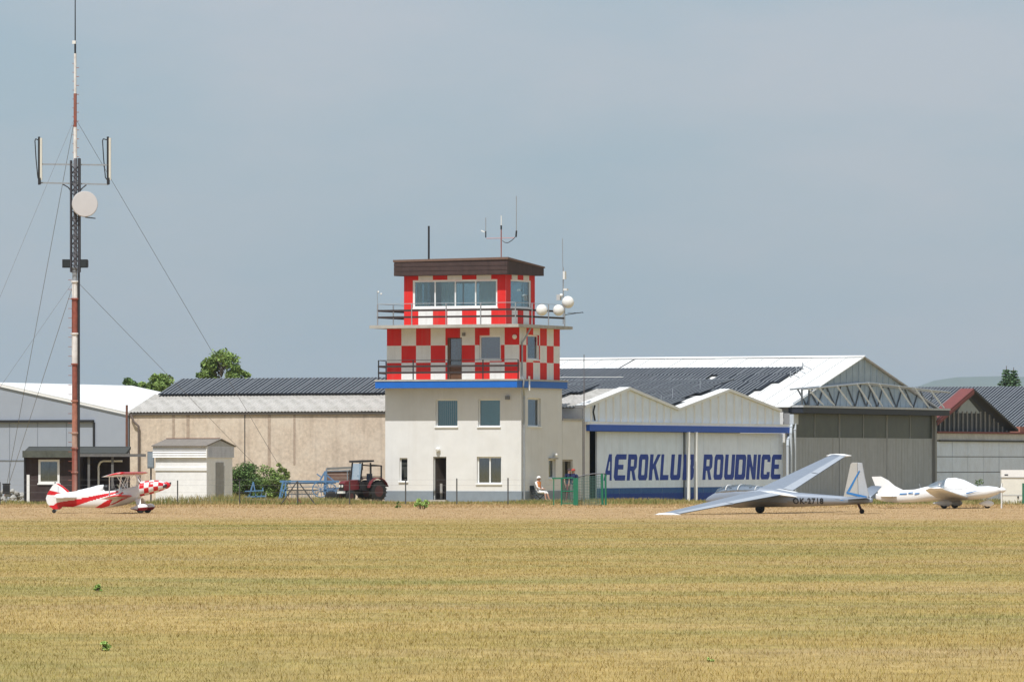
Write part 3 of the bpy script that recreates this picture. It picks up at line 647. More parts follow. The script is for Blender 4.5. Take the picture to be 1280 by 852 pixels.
# --- lettering, cut out as flat painted shapes on the door leaves
def glyph(c):
    """outlines (outer first, then holes) in a cell 0..1 x 0..1; t = upright stroke, h = level stroke"""
    t, h, k = .33, .20, .12
    box_ = [(k, 0), (1 - k, 0), (1, k), (1, 1 - k), (1 - k, 1), (k, 1), (0, 1 - k), (0, k)]
    inner = [(t + .03, h), (t, h + .05), (t, 1 - h - .05), (t + .03, 1 - h), (1 - t - .03, 1 - h), (1 - t, 1 - h - .05), (1 - t, h + .05), (1 - t - .03, h)]
    if c == 'O': return [box_, inner]
    if c == 'D': return [[(0, 0), (1 - k, 0), (1, k), (1, 1 - k), (1 - k, 1), (0, 1)], inner]
    if c == 'U': return [[(0, 1), (0, k), (k, 0), (1 - k, 0), (1, k), (1, 1), (1 - t, 1), (1 - t, h + .05), (1 - t - .03, h), (t + .03, h), (t, h + .05), (t, 1)]]
    if c == 'L': return [[(0, 0), (1, 0), (1, h), (t, h), (t, 1), (0, 1)]]
    if c == 'I': return [[(0.1, 0), (.9, 0), (.9, 1), (.1, 1)]]
    if c == 'E': return [[(k, 0), (1, 0), (1, h), (t, h), (t, .42), (.78, .42), (.78, .60), (t, .60), (t, 1 - h), (1, 1 - h), (1, 1), (k, 1), (0, 1 - k), (0, k)]]
    if c == 'C': return [[(k, 0), (1 - k, 0), (1, k), (1, .3), (1 - t, .3), (1 - t, h), (t + .03, h), (t, h + .05), (t, 1 - h - .05), (t + .03, 1 - h), (1 - t, 1 - h), (1 - t, .7), (1, .7), (1, 1 - k), (1 - k, 1), (k, 1), (0, 1 - k), (0, k)]]
    if c == 'N': return [[(0, 0), (t, 0), (t, .55), (1 - t, 0), (1, 0), (1, 1), (1 - t, 1), (1 - t, .45), (t, 1), (0, 1)]]
    if c == 'R': return [[(0, 0), (t, 0), (t, .36), (.45, .36), (.68, 0), (1, 0), (.76, .37), (1, .5), (1, 1 - k), (1 - k, 1), (0, 1)], [(t, .54), (t, 1 - h), (1 - t, 1 - h), (1 - t, .54)]]
    if c == 'B': return [[(0, 0), (1 - k, 0), (1, k), (1, .42), (.9, .5), (1, .58), (1, 1 - k), (1 - k, 1), (0, 1)], [(t, h), (t, .42), (1 - t, .42), (1 - t, h)], [(t, .58), (t, 1 - h), (1 - t, 1 - h), (1 - t, .58)]]
    if c == 'K': return [[(0, 0), (t, 0), (t, .38), (.42, .46), (.72, 0), (1.05, 0), (.62, .58), (1.05, 1), (.74, 1), (t, .6), (t, 1), (0, 1)]]
    if c == 'A': return [[(-.12, 0), (.2, 0), (.3, .22), (.72, .22), (.76, 0), (1.05, 0), (.84, 1), (.42, 1)], [(.40, .38), (.55, .72), (.66, .72), (.7, .38)]]
def letter(c, pa, pb):
    a_ = -.243; b0_, b1_ = B(pa, a_), B(pb, a_); zt_, zb_ = Z(567.3, a_, g0 + 3), Z(600.3, a_, g0 + 3)
    sh_ = .24
    wid = (b1_ - b0_) - sh_
    cu = bpy.data.curves.new('letter', 'CURVE'); cu.dimensions = '2D'; cu.fill_mode = 'BOTH'; cu.extrude = .003
    for o in glyph(c):
        sp = cu.splines.new('POLY'); sp.points.add(len(o) - 1); sp.use_cyclic_u = True
        for pt, (x, y) in zip(sp.points, o): pt.co = (x * wid + y * sh_, y * (zt_ - zb_), 0, 1)
    ob = bpy.data.objects.new('tmp', cu); COL.objects.link(ob); dg = bpy.context.evaluated_depsgraph_get()
    me = bpy.data.meshes.new_from_object(ob.evaluated_get(dg)); bpy.data.objects.remove(ob); bpy.data.curves.remove(cu)
    me.name = 'letter'; me.materials.clear(); me.materials.append(lett_blue)
    # curve x -> b (which is to the right when seen from the front), curve y -> z, extrusion -> a
    me.transform(Matrix(((0, 0, 1, 0), (1, 0, 0, 0), (0, 1, 0, 0), (0, 0, 0, 1)))); me.flip_normals() if False else None
    l = bpy.data.objects.new('letter', me); COL.objects.link(l); l.parent = Ah.o; l.location = Vector((a_, b0_, zb_)) - Vector(Ah.off)
for c, pa, pb in (('A', 755.5, 766.3), ('E', 767, 783.4), ('R', 783.4, 797), ('O', 797.2, 811), ('K', 810.8, 825.4), ('L', 824.8, 837.4), ('U', 837.4, 852.2), ('B', 853, 868.7),
                  ('R', 878, 891.3), ('O', 891.7, 904.9), ('U', 904.9, 919.2), ('D', 918.1, 933.2), ('N', 932.3, 946.2), ('I', 945.2, 951.6), ('C', 950.4, 963.6), ('E', 963.2, 977.2)):
    letter(c, pa, pb)

# --- the big hangar with white roof, truss and sliding doors
q0, q1, qp = B(987.5, 0), B(1168.5, 0), B(1078, 0); zQE, zQP = Z(508, 0, q0), Z(447.3, 0, qp); qL = -25.5
zQ1 = zQE + .05
Q = frame_thing('large_hangar', 'large hangar with white roof, zinc gable, steel truss and grey sheet doors', 'hangar', -8, qp)
gq = Q.part('gable', MB().prism([(0, q0, zQE - .1), (0, q1, zQE - .1), (0, q1, zQ1), (0, qp, zQP), (0, q0, zQE)], (-.1, 0, 0)), zinc)
for k in range(1, 24):
    b_ = q0 + (q1 - q0) * k / 24; zz = zQE + (zQP - zQE) * (1 - abs(b_ - qp) / (qp - q0 if b_ < qp else q1 - qp))
    Q.part('rib', MB().prism([(.001, b_ - .05, zQE), (.05, b_ - .02, zQE), (.05, b_ + .02, zQE), (.001, b_ + .05, zQE)], (0, 0, max(.05, zz - zQE - .06))), zinc, gq)
rq = slope_rot(q0, zQE, qp, zQP); lq = math.hypot(qp - q0, zQP - zQE)
tile_rows(Q, 'roof_sheet', [white_roof], FS_, [(qL, .18, 0, lq + .35)], 1.05, rq, (q0, zQE), (qp, zQP), .04)
Q.part('back_roof', MB().prism([(qL, qp + .01, zQP), (.18, qp + .01, zQP), (.18, q1 + .3, zQ1), (qL, q1 + .3, zQ1)], (0, 0, .08)), light_corr)
Q.part('ridge_cap', MB().prism([(qL, qp - .3, zQP + .06), (.2, qp - .3, zQP + .06), (.2, qp, zQP + .14), (qL, qp, zQP + .14)], (0, .02, .02)), white_roof)
def oq(px, py):                                          # point of the front slope seen at a pixel
    d = Vector(((px - 640) / FPX, 1, (HOR - py) / FPX)); n_ = Vector((0, -math.sin(rq), math.cos(rq)))
    nw = Vector((n_.y * ST, n_.y * CT, n_.z)); p0 = Vector((*fw(0, qp), zQP)); t = (p0 - Vector((0, 0, HC))).dot(nw) / d.dot(nw)
    p = d * t; dx, dy = p.x - C0[0], p.y - C0[1]; a_, b_ = dx * CT - dy * ST, dx * ST + dy * CT
    return a_, math.hypot(b_ - qp, zQP - (p.z + HC)) * (1 if b_ < qp else -1)
aA, tA = oq(1004, 462.5); _, tE = oq(960, 500); aB, _ = oq(955, 495); aC, tC = oq(897, 474)
rw = []; st = (tE - tA) / 4
for k in range(4):
    t0 = tA + st * k; rw.append((-2.3 if k else aC, aA - [0, .12, .55, .9][k], t0, t0 + st - .03))
rw2 = [(qL + 1, (aC - .02) if k == 0 else aC - .5, tA + st * k, tA + st * (k + 1) - .03) for k in range(4)]
aS = min(aA - 2.3, aC)
rw = [(aC, r[1], r[2], r[3]) for r in rw]
tile_rows(Q, 'roof_panel', [panel_dark, panel_rib], RP_, rw + rw2, 1.2, rq, (q0, zQE), (qp, zQP), .15)
zq_ = lambda t: (qp + (q0 - qp) * t / lq, zQP + (zQE - zQP) * t / lq)
for t in (tA + .2, tA + 1.2, tA + 2.2):                  # brackets holding the panel ends
    b_, z_ = zq_(t); Q.part('panel_bracket', MB().beam((aA + .05, b_, z_ + .05), (aA + .05, b_, z_ + .5), .05, .05).beam((aA + .05, b_, z_ + .35), (aA + .7, b_, z_ + .06), .04, .04), grey_steel)
Q.part('roof_cable', MB().tube((oq(772, 463)[0], *(lambda p: (p[0], p[1] + .1))(zq_(oq(772, 463)[1]))), (oq(795, 450)[0], *(lambda p: (p[0], p[1] + .1))(zq_(oq(795, 450)[1]))), .03, n=5), black_steel)
sw = MB().quad((0, q0, -1), (qL, q0, -1), (qL, q0, zQE), (0, q0, zQE)).quad((0, q1, -1.4), (qL, q1, -1.4), (qL, q1, zQ1), (0, q1, zQ1)).add([(qL, q0, -1), (qL, q1, -1), (qL, q1, zQ1), (qL, qp, zQP), (qL, q0, zQE)], [(0, 1, 2, 3, 4)])
Q.part('side_wall', sw, mat('grey_render', (.3, .29, .27), .9, .1, 2))
# door header beam, sliding leaves with glazed tops
zH0, zH1 = Z(517, .4, q0), zQE - .04
Q.part('header_beam', MB().box(-.05, .85, q0 - .1, q1 + .3, zH0 + .05, zH1), mat('dark_header', (.022, .026, .036), .6, .2, 4))
Q.part('beam_flange', MB().box(-.05, .9, q0 - .15, q1 + .35, zH1 + .002, zH1 + .12), mat('pale_flange', (.42, .43, .44), .6, .2, 5))
zGz = Z(542, 0, qp) ; n = 6
zGz = 3.45
for k in range(n):
    u0, u1 = q0 + .25 + (q1 - q0 - .3) * k / n, q0 + .25 + (q1 - q0 - .3) * (k + 1) / n - .03; off_ = -.03 if k % 2 else 0
    lf = Q.part('door_leaf', MB().box(-.2 + off_, -.1 + off_, u0, u1, -1.2, zGz), door_grey)
    Q.part('door_glazing', MB().box(-.2 + off_, -.115 + off_, u0 + .05, u1 - .05, zGz + .05, zH0 + .04), door_glz, lf)
    Q.part('glazing_frame', MB().box(-.2 + off_, -.09 + off_, u0, u1, zGz + .001, zGz + .049).box(-.2 + off_, -.09 + off_, u0, u0 + .05, zGz + .05, zH0 + .04).box(-.2 + off_, -.09 + off_, u1 - .05, u1, zGz + .05, zH0 + .04), door_grey, lf)
    for j in range(1, 8):
        uu = u0 + (u1 - u0) * j / 8
        Q.part('sheet_seam', MB().box(-.1 + off_, -.094 + off_, uu - .015, uu + .015, -1.2, zGz - .01), door_grey, lf)
Q.part('corner_post', MB().box(-.3, .05, q0 - .2, q0 + .22, -1, zH0 + .04), mat('post_grey', (.25, .25, .25), .6))
Q.part('corner_post', MB().box(-.3, .05, q1 - .03, q1 + .25, -1.4, zH0 + .04), MATS['post_grey'])
# lattice truss over the header
tb0, tb1 = q0 - .1, q1 + .55; nd = 9
def ztop(b): return np.interp(b, [tb0, B(1080, .5), tb1], [Z(486.5, .5, q0), Z(478.6, .5, qp), Z(490, .5, q1)])
zbt = zH1 + .16
for aa in (.78, .05):
    Q.part('truss_chord', MB().path([(aa, tb0, ztop(tb0)), (aa, B(1080, .5), ztop(B(1080, .5))), (aa, tb1, ztop(tb1))], .055, 6), grey_steel)
bs_ = [B(p, .5) for p in (992, 1004, 1018, 1040, 1065, 1079, 1093, 1117, 1138, 1157, 1174)]
pale = mat('pale_truss_paint', (.58, .60, .61), .5, .08, 5); dkst = mat('dark_truss_steel', (.10, .11, .12), .6, .1, 5)
for k in range(1, 10):
    Q.part('truss_diagonal', MB().beam((.80, bs_[k], ztop(bs_[k])), (.80, bs_[k] + 2.35, zbt), .075, .075), pale)
    Q.part('truss_strut', MB().beam((.05, bs_[k] + .2, ztop(bs_[k] + .2)), (.05, min(tb1, bs_[k] + 1.6), zbt), .07, .07), dkst)
    Q.part('truss_strut', MB().beam((.05, bs_[k] + 2.6, ztop(min(tb1, bs_[k] + 2.6))), (.05, bs_[k] + 1.7, zbt), .06, .06), dkst)
for b_ in (tb0, tb0 + 1.1): Q.part('truss_strut', MB().beam((.78, b_, zbt - .1), (.78, b_, ztop(b_)), .09, .09), dkst)
# pipes by the corner
for px, h_ in ((984.5, 3.0), (988.5, 3.7), (993.5, 3.9)):
    b_ = B(px, .3); Q.part('downpipe', MB().path([(.3, b_, -1), (.3, b_, h_), (.25, b_ + .15, h_ + .35), (.05, b_ + .8, h_ + .62)], .085, 8), mat('light_pipe', (.48, .52, .56), .5, .1, 5))
Q.part('junction_box', MB().box(.05, .3, B(990, .2), B(996, .2), Z(530, .2, q0), Z(517.5, .2, q0)), MATS['light_pipe'])

# --- low block building with the red roofed gable
k0, k1 = q1 + .28, B(1330, 0); zW = Z(540.5, 0, k0); zW0 = Z(550, 0, k0)
G = frame_thing('block_building', 'low grey block building with red roofed slatted gable and red coping', 'building', -4, (k0 + k1) / 2)
blk = mat('grey_wall_block', (.64, .71, .83), .85, .08, 2, bump=.004, bscale=30, grime=((.48, .49, .52), .4)); mort = mat('dark_joint', (.17, .17, .17), .9)
G.part('wall', MB().box(-8, -.06, k0, k1, -1.5, zW - .02), mort)
zr_ = [Z(p, 0, k0) for p in (551, 570.5, 590, 610, 632)]
bcols = [B(p, 0) for p in (1171, 1190.5, 1210, 1229.5, 1249, 1279, 1300, 1329)]
for j in range(4):
    for i in range(len(bcols) - 1):
        d_ = random.uniform(0, .02)
        G.part('wall_block', MB().box(-.06, -.02 + d_, bcols[i] + .03, bcols[i + 1] - .03, zr_[j + 1] + .025, zr_[j] - .025), blk)
G.part('lintel_band', MB().box(-.06, .03, k0, k1, zW0 + .03, zW - .03), mat('pale_render', (.5, .49, .47), .9, .15, 3, grime=((.3, .29, .27), .6)))
G.part('gutter', MB().box(.031, .12, k0 + .4, k1, zW0 - .06, zW0 + .02), black_steel)
G.part('coping', MB().box(-.25, .12, k0 - .05, k1, zW - .02, zW + .09), red_tile)
e0, e1, ep = B(1166, -.3), B(1264, -.3), B(1210, -.3); ze0, ze1, zep = Z(527, -.3, e0), Z(538, -.3, e1), Z(489, -.3, ep)
def roofz(b): return ze0 + (zep - ze0) * (b - e0) / (ep - e0) if b < ep else zep + (ze1 - zep) * (b - ep) / (e1 - ep)
G.part('gable_backing', MB().prism([(-.45, e0 + .2, zW), (-.45, e1 - .1, zW), (-.45, ep, zep - .1)], (-.1, 0, 0)), mat('gable_dark_boarding', (.055, .06, .065), .8, .3, 4))
G.part('gable_panel', MB().prism([(-.42, B(1196, -.4), Z(516, -.4, ep)), (-.42, B(1226, -.4), Z(516, -.4, ep)), (-.42, ep + .1, zep - .35)], (-.02, 0, 0)), mat('pale_gable_sheet', (.32, .36, .38), .7, .1, 3))
for k in range(17):
    b_ = e0 + .7 + (e1 - e0 - 1.3) * k / 16; zt3 = min(roofz(b_) - .16, Z(514, -.4, ep) + .02)
    if zt3 > zW + .1: G.part('gable_batten', MB().box(-.43, -.36, b_ - .07, b_ + .07, zW + .092, zt3), mat('grey_batten', (.27, .26, .25), .8, .25, 6))
G.part('roof', MB().prism([(.1, e0 - .3, ze0 - .05), (.1, ep, zep + .04), (-.8, ep, zep + .04), (-.8, e0 - .3, ze0 - .05)], (0, 0, .14)), red_tile)
G.part('back_roof', MB().prism([(.1, ep + .003, zep + .04), (.1, e1 + .25, ze1 - .05), (-.8, e1 + .25, ze1 - .05), (-.8, ep + .003, zep + .04)], (0, 0, .14)), mat('dark_bitumen', (.04, .04, .042), .8, .2, 4))
G.part('verge_board', MB().prism([(.1, e0 - .3, ze0 - .06), (.1, ep, zep + .035), (.1, ep, zep - .16), (.1, e0 - .3, ze0 - .24)], (.03, 0, 0)), red_tile)
ch = B(1273, -.5); G.part('chimney', MB().box(-.9, -.2, ch - .5, ch + .6, zW, Z(533, -.4, ch)), mat('red_brick', (.33, .14, .10), .9, .25, 8))

# --- building with the dark roof behind it
s0, sp_ = 78.0, 88.0; zs0, zsp = Z(541, -3, s0), Z(485.5, -3, sp_)
D = frame_thing('dark_roofed_building', 'building with broad dark panelled roof behind the red gabled block building', 'building', -10, 86)
D.part('wall', MB().box(-30, .0, s0 + .2, 98, -1.6, zs0 - .1), plaster)
D.part('gable', MB().prism([(-.01, s0 + .2, zs0 - .1), (-.01, 98, zs0 - .1), (-.01, sp_, zsp - .05)], (-.1, 0, 0)), plaster)
rs = slope_rot(s0, zs0, sp_, zsp); lsn = math.hypot(sp_ - s0, zsp - zs0)
tile_rows(D, 'roof_panel', [panel_dark, panel_rib], RP_, [(-23.8, .4, lsn * k / 4, lsn * (k + 1) / 4 - .03) for k in range(4)], 1.2, rs, (s0, zs0), (sp_, zsp), .1)
D.part('roof_deck', MB().prism([(-30, s0, zs0 - .02), (.3, s0, zs0 - .02), (.3, sp_, zsp - .02), (-30, sp_, zsp - .02)], (0, 0, .03)).prism([(-30, sp_ + .02, zsp - .02), (.3, sp_ + .02, zsp - .02), (.3, 98, zs0), (-30, 98, zs0)], (0, 0, .06)), light_corr)

# ------------------------------------------------------------------ radio mast with its antennas
MY = 272.0; mbase = GP(93.6, MY)
def mz(py): return HC + (HOR - py) * MY / FPX
M_ = Thing('radio_mast', 'tall red and white guyed radio mast rising behind the parked biplane', 'radio mast', mbase)
def ml(px, py, dy=0.0):
    p = P(px, py, MY + dy); return (p.x - mbase.x, dy, p.z - mbase.z)
mast_white = mat('mast_white', (.70, .68, .65), .7, .2, 5, grime=((.35, .28, .24), .5))
segs = [(622, 590, rust_red, .14), (590, 560, rust_red, .14), (560, 541, mat('faded_tan_paint', (.44, .29, .23), .8, .3, 6, grime=((.25, .12, .08), .6)), .138), (541, 501, mat('faded_orange_paint', (.36, .15, .10), .8, .3, 6, streak=.8, streak_col=(.52, .40, .35)), .136), (501, 455, rust_red, .135), (455, 417, mast_white, .15), (417, 373.5, rust_red, .15), (373.5, 352, mast_white, .14), (352, 335, grey_steel, .12)]
for y0, y1, m_, r in segs:
    M_.part('mast_section', MB().tube(ml(93.6, y0), ml(93.6, y1), r, r, 10), m_)
    M_.part('joint_ring', MB().lathe(ml(93.6, y1 + 1), (0, 0, 1), [(0, r), (.01, r + .05), (.07, r + .05), (.08, r)], 10), m_)
M_.part('cable_tray', MB().beam(ml(98.6, 620, -.05), ml(98.6, 198, -.05), .10, .07, up=(0, 1, 0)), black_steel)
st = MB()
zz = ml(93, 600)[2]
while zz < ml(93, 345)[2]:
    st.tube((-.15, -.05, zz), (-.30, -.12, zz), .014, n=5); zz += .45
M_.part('climbing_rungs', st, rust_red, kind='stuff')
# lattice part: four legs and cross bracing
lt0, lt1 = ml(93.6, 340)[2], ml(93.6, 198)[2]; hw = .20
cx = (94.2 - 93.6) / FPX * MY
legs = [(cx - hw, -hw), (cx + hw, -hw), (cx + hw, hw), (cx - hw, hw)]
for x_, y_ in legs: M_.part('lattice_leg', MB().tube((x_, y_, lt0), (x_, y_, lt1 - (0 if x_ > 0 else .1)), .045, n=6), lattice_m)
br = MB(); zz = lt0; k = 0
while zz < lt1 - .4:
    for i in range(4):
        p, q = legs[i], legs[(i + 1) % 4]
        br.tube((p[0], p[1], zz), (q[0], q[1], zz + .42) if (k + i) % 2 else (q[0], q[1], zz), .02, n=4)
        br.tube((q[0], q[1], zz), (p[0], p[1], zz + .42), .02, n=4)
    zz += .42; k += 1
M_.part('bracing', br, lattice_m, kind='stuff')
M_.part('core_tube', MB().tube((cx, 0, lt0), (cx, 0, lt1), .09, n=8), mat('mid_steel', (.16, .16, .18), .5, .2, 6))
for y0, y1, m_, r in ((200, 159, mast_white, .085), (159, 117, rust_red, .075), (117, 67, mast_white, .06)):
    M_.part('mast_section', MB().tube(ml(94, y0), ml(94, y1), r, r, 8), m_)
sp = MB(); zz = ml(94, 196)[2]
while zz < ml(94, 75)[2]:
    sp.tube((cx, 0, zz), (cx + .17, 0, zz), .016, n=5).tube((cx, 0, zz + .2), (cx - .14, -.03, zz + .2), .013, n=5); zz += .42
M_.part('mast_spikes', sp, rust_red, kind='stuff')
M_.part('whip', MB().tube(ml(94, 67), ml(94, 52), .045, n=6).tube(ml(94, 52), ml(94, -18), .030, .022, n=6), black_steel)
M_.part('whip_clamp', MB().box(-.12, .04, -.04, .04, ml(94, 55)[2], ml(94, 51)[2]), off_white)
# cross arms with panel antennas
for py in (205.3, 229.5): M_.part('cross_arm', MB().beam(ml(50, py - (1 if py > 220 else 0)), ml(135, py + 1), .07, .07), grey_steel)
M_.part('arm_brace', MB().path([ml(78, 230), ml(85, 234), ml(90, 240)], .03, 5), lattice_m); M_.part('arm_brace', MB().path([ml(108, 231), ml(103, 235), ml(99, 240)], .03, 5), lattice_m)
for x0, xr in ((48.8, 44.0), (134.8, 128.5)):
    A_ = Thing('panel_antenna', 'slim cream panel antenna on the ' + ('left' if x0 < 90 else 'right') + ' end of the mast cross arms', 'antenna', M_.o.location + Vector(ml(x0 + .5, 230)), group='panel antennas on the mast arms')
    def al(px, py, dy=0): p = ml(px, py, dy); q = ml(x0 + .5, 230); return (p[0] - q[0], p[1] - q[1], p[2] - q[2])
    A_.part('radome', MB().prism([al(x0 + 1.2, 172.5, -.12), al(x0 + 3.6, 172.5, -.12), al(x0 + 4.1, 172.5, 0), al(x0 + 1.0, 172.5, 0)], (0, 0, al(0, 172.5)[2] * -1 + al(0, 225)[2])), mat('cream_radome', (.62, .60, .52), .5, .08, 4))
    A_.part('back_pole', MB().tube(al(x0, 171), al(x0, 231), .055, n=7), black_steel)
    A_.part('feeder_cable', MB().path([al(x0 + 1, 171), al(x0 - 1.5, 175), al(xr + .6, 173.5), al(xr - .3, 176), al(xr + 1, 198), al(xr + 3.3, 222), al(x0, 226)], .025, 5), black_steel)
    A_.part('clamp', MB().box(*[c for c in (al(x0 - .8, 0)[0], al(x0 + 2.4, 0)[0])], -.14, .06, al(0, 230.5)[2], al(0, 222.5)[2]), black_steel)
# drum dish
c = M_.o.location + Vector(ml(106, 255, -.42))
Dd = Thing('dish_antenna', 'large round pale grey drum dish on the lattice part of the mast', 'dish antenna', c, 0)
ax = Vector((.16, -1, 0))
rD = 16.3 / FPX * MY
Dd.part('drum', MB().lathe(-ax * .28, ax, [(0, rD * .7), (.04, rD * .97), (.3, rD), (.34, rD * .985)], 28), mat('drum_grey', (.5, .49, .48), .5, .06, 3), smooth=False)
Dd.part('face', MB().lathe(ax * .062, ax, [(0, rD * .965), (.012, rD * .95), (.02, .02)], 28), mat('dish_face', (.56, .54, .53), .45, .05, 2))
Dd.part('bracket', MB().beam((-.42, .3, 0), (0, .2, 0), .1, .1).beam((0, .1, -rD), (.5, .1, -rD - .06), .05, .05), lattice_m)
for x0, s in ((83, -1), (105, 1)):
    fl = Thing('floodlight', 'square black floodlight on the ' + ('left' if s < 0 else 'right') + ' side of the mast', 'floodlight', M_.o.location + Vector(ml(x0, 329.5, -.15)), R(-18 * s), group='floodlights on the mast')
    fl.part('housing', MB().add([(-.22, -.1, -.2), (.22, -.1, -.2), (.17, .14, -.15), (-.17, .14, -.15), (-.22, -.1, .2), (.22, -.1, .2), (.17, .14, .15), (-.17, .14, .15)], [(0, 3, 2, 1), (4, 5, 6, 7), (0, 1, 5, 4), (1, 2, 6, 5), (2, 3, 7, 6), (3, 0, 4, 7)]), black_steel)
    fl.part('lens', MB().box(-.18, .18, -.115, -.102, -.16, .16), mat('lamp_lens', (.025, .03, .032), .35))
    fl.part('bracket', MB().beam((-s * .2, 0, -.22), (-s * .42, .1, -.22), .05, .05), lattice_m)
# guy wires
guy = mat('guy_wire', (.15, .15, .16), .5)
top = ml(93.6, 147); mid = ml(93.6, 349)
def anchor(x, dy): return (x, dy, .0)
def guyline(p, px, py, depth, ext=1.0):
    """wire from p through the point seen at a pixel, at a depth offset from the mast"""
    q = Vector(ml(px, py, depth * 1.0)); p = Vector(p); d = (q - p); t = (p.z - .1) / (p.z - q.z); M_.part('guy_wire', MB().tube(p, p + d * t, .0115, n=4), guy)
    M_.part('guy_anchor', MB().tube(p + d * t, p + d * (t * .985), .03, n=5), rust_red)
guyline(top, 262, 434, 6); guyline(mid, 216, 475, 8); guyline(top, 3, 364, -4); guyline(top, 42, 425, 16); guyline(mid, 4, 478, -6); guyline(mid, 52, 478, 14)

# ------------------------------------------------------------------ antennas and dishes on the tower
def stick(px0, y0, px1, y1, b): return (A(px0, b), b, Z(y0, 0, b)), (A(px1, b), b, Z(y1, 0, b))
def tower_thing(name, label, cat, px, py, b, group=None): return frame_thing(name, label, cat, A(px, b), b, Z(py, A(px, b), b), group)
t = tower_thing('whip_antenna', 'thick black rod antenna standing on the brown cab roof', 'antenna', 536, 324, 1.2)
t.part('rod', MB().tube(*stick(536, 324, 536, 280, 1.2), .055, n=8), black_steel); t.part('foot', MB().box(A(536, 1.2) - .1, A(536, 1.2) + .1, 1.1, 1.3, Z(325, 0, 1.2), Z(322.5, 0, 1.2)), black_steel)
bq = 1.0
t = tower_thing('antenna_array', 'thin mast with cross arm and three whips above the cab roof', 'antenna', 626.5, 322, bq)
t.part('mast', MB().tube(*stick(626.5, 323, 626.5, 286, bq), .032, n=6), rust_red); t.part('tip', MB().tube(*stick(626.5, 286, 626.5, 281, bq), .05, n=6), black_steel)
t.part('whip', MB().tube(*stick(626.5, 281, 626.5, 269, bq), .025, n=6), off_white)
t.part('cross_arm', MB().tube(*stick(608, 297, 643, 297, bq), .018, n=5), mat('pinkish_paint', (.5, .25, .24), .6))
t.part('whip', MB().tube(*stick(607.2, 296, 607.2, 271, bq), .022, n=5), grey_steel); t.part('whip', MB().tube(*stick(645.5, 292, 645.5, 245, bq), .022, n=5), grey_steel)
t.part('whip_mount', MB().tube(*stick(645, 296, 645.6, 288, bq), .045, n=6), black_steel); t.part('whip_mount', MB().tube(*stick(607.2, 296, 607.2, 288, bq), .035, n=6), black_steel)
t.part('beacon', MB().beam(*stick(601.5, 287, 606, 289, bq), .06, .05), off_white)
t.part('cable_loop', MB().path([stick(x, y, x, y, bq)[0] for x, y in ((628, 300), (631, 302.5), (635, 303), (640, 300), (644, 296))], .02, 5), black_steel)
by = 5.4; ay = A(704, by)
t = tower_thing('antenna_pole', 'thin pole with small radio boxes at the balcony corner beside the dishes', 'antenna', 704, 405, by)
t.part('pole', MB().tube(*stick(704, 405, 704, 334, by), .035, n=6).tube(*stick(703.4, 334, 703, 298, by), .018, n=5), grey_steel)
t.part('radio_box', MB().box(A(704.5, by), A(707, by), by - .1, by + .1, Z(349, 0, by), Z(339, 0, by)), off_white)
t.part('radio_box', MB().box(A(705, by), A(709.5, by), by - .1, by + .1, Z(363, 0, by), Z(360.5, 0, by)), off_white)
t.part('radio_box', MB().box(A(696.5, by), A(701, by), by - .1, by + .1, Z(375, 0, by), Z(368, 0, by)), mat('grey_box', (.5, .5, .48), .6))
t.part('radio_box', MB().ball((A(701.5, by), by, Z(369, 0, by)), .09, sq=(1.3, 1, 1)), off_white)
for px, py, r, b, nm in ((677, 387.6, 7.2, B(677, .62), 'white dome dish on the balcony rail nearest the cab'), (698, 387.8, 7.1, B(698, .62), 'white dome dish on the balcony rail below the raised dish'), (709.8, 377.8, 7.7, B(709.8, .75), 'white dome dish raised on the pole above the other two')):
    t = tower_thing('radome_dish', nm, 'dish antenna', px, py, b, 'white dome dishes on the balcony')
    c = Vector((A(px, b), b, Z(py, 0, b))); axx = Vector((.15 + .42, -.9, 0)).normalized(); rr_ = r / FPX * 302
    t.part('dome', MB().lathe(c - axx * .05, axx, [(0, rr_ * .96), (.10, rr_), (.16, rr_ * .97), (.24, rr_ * .82), (.30, rr_ * .5), (.325, rr_ * .12)], 20), off_white, smooth=True)
    t.part('back_shell', MB().lathe(c - axx * .05, -axx, [(0, rr_ * .95), (.1, rr_ * .7), (.16, .08)], 16), grey_steel)
    t.part('bracket', MB().tube(c - axx * .15, c - axx * .45, .05, n=6), black_steel)
t = tower_thing('yagi_antenna', 'small dark yagi antenna sticking out from the balcony corner', 'antenna', 712, 391, 5.0)
t.part('boom', MB().tube(*stick(706, 393.5, 728.5, 390.5, 5.0), .022, n=5), black_steel)
for px in (711, 714.5, 718.5, 723, 727.5): t.part('element', MB().tube((A(px, 5.0), 4.85, Z(391, 0, 5)), (A(px, 5.0), 5.2, Z(391, 0, 5)), .012, n=4), black_steel)
t = tower_thing('wind_sensor', 'thin weather sensor rod at the far end of the upper balcony railing', 'sensor', 472, 380, yF)
t.part('rod', MB().tube(*stick(472, 380, 471.5, 361, yF), .015, n=5), grey_steel)
t.part('cup', MB().ball((A(473, yF), yF, Z(362.5, 0, yF)), .05), off_white); t.part('cup', MB().ball((A(476.5, yF), yF, Z(365, 0, yF)), .05), off_white)

# ------------------------------------------------------------------ dark shelter, white shed, poles and small things along the buildings
def YB(px0, px1, y): return None
hy = 291.0; hA = GP(30.5, hy); s_ = hy / FPX
Sh = Thing('shelter_hut', 'dark brown flat roofed hut with white window and open lean-to bay', 'hut', (GP(95, hy).x, hy, 0))
def hx(px): return (px - 95) * s_
def hz(py): return HC + (HOR - py) * s_
dkb = mat('dark_brown_boards', (.045, .028, .026), .85, .25, 4, streak=.4, streak_col=(.10, .085, .07))
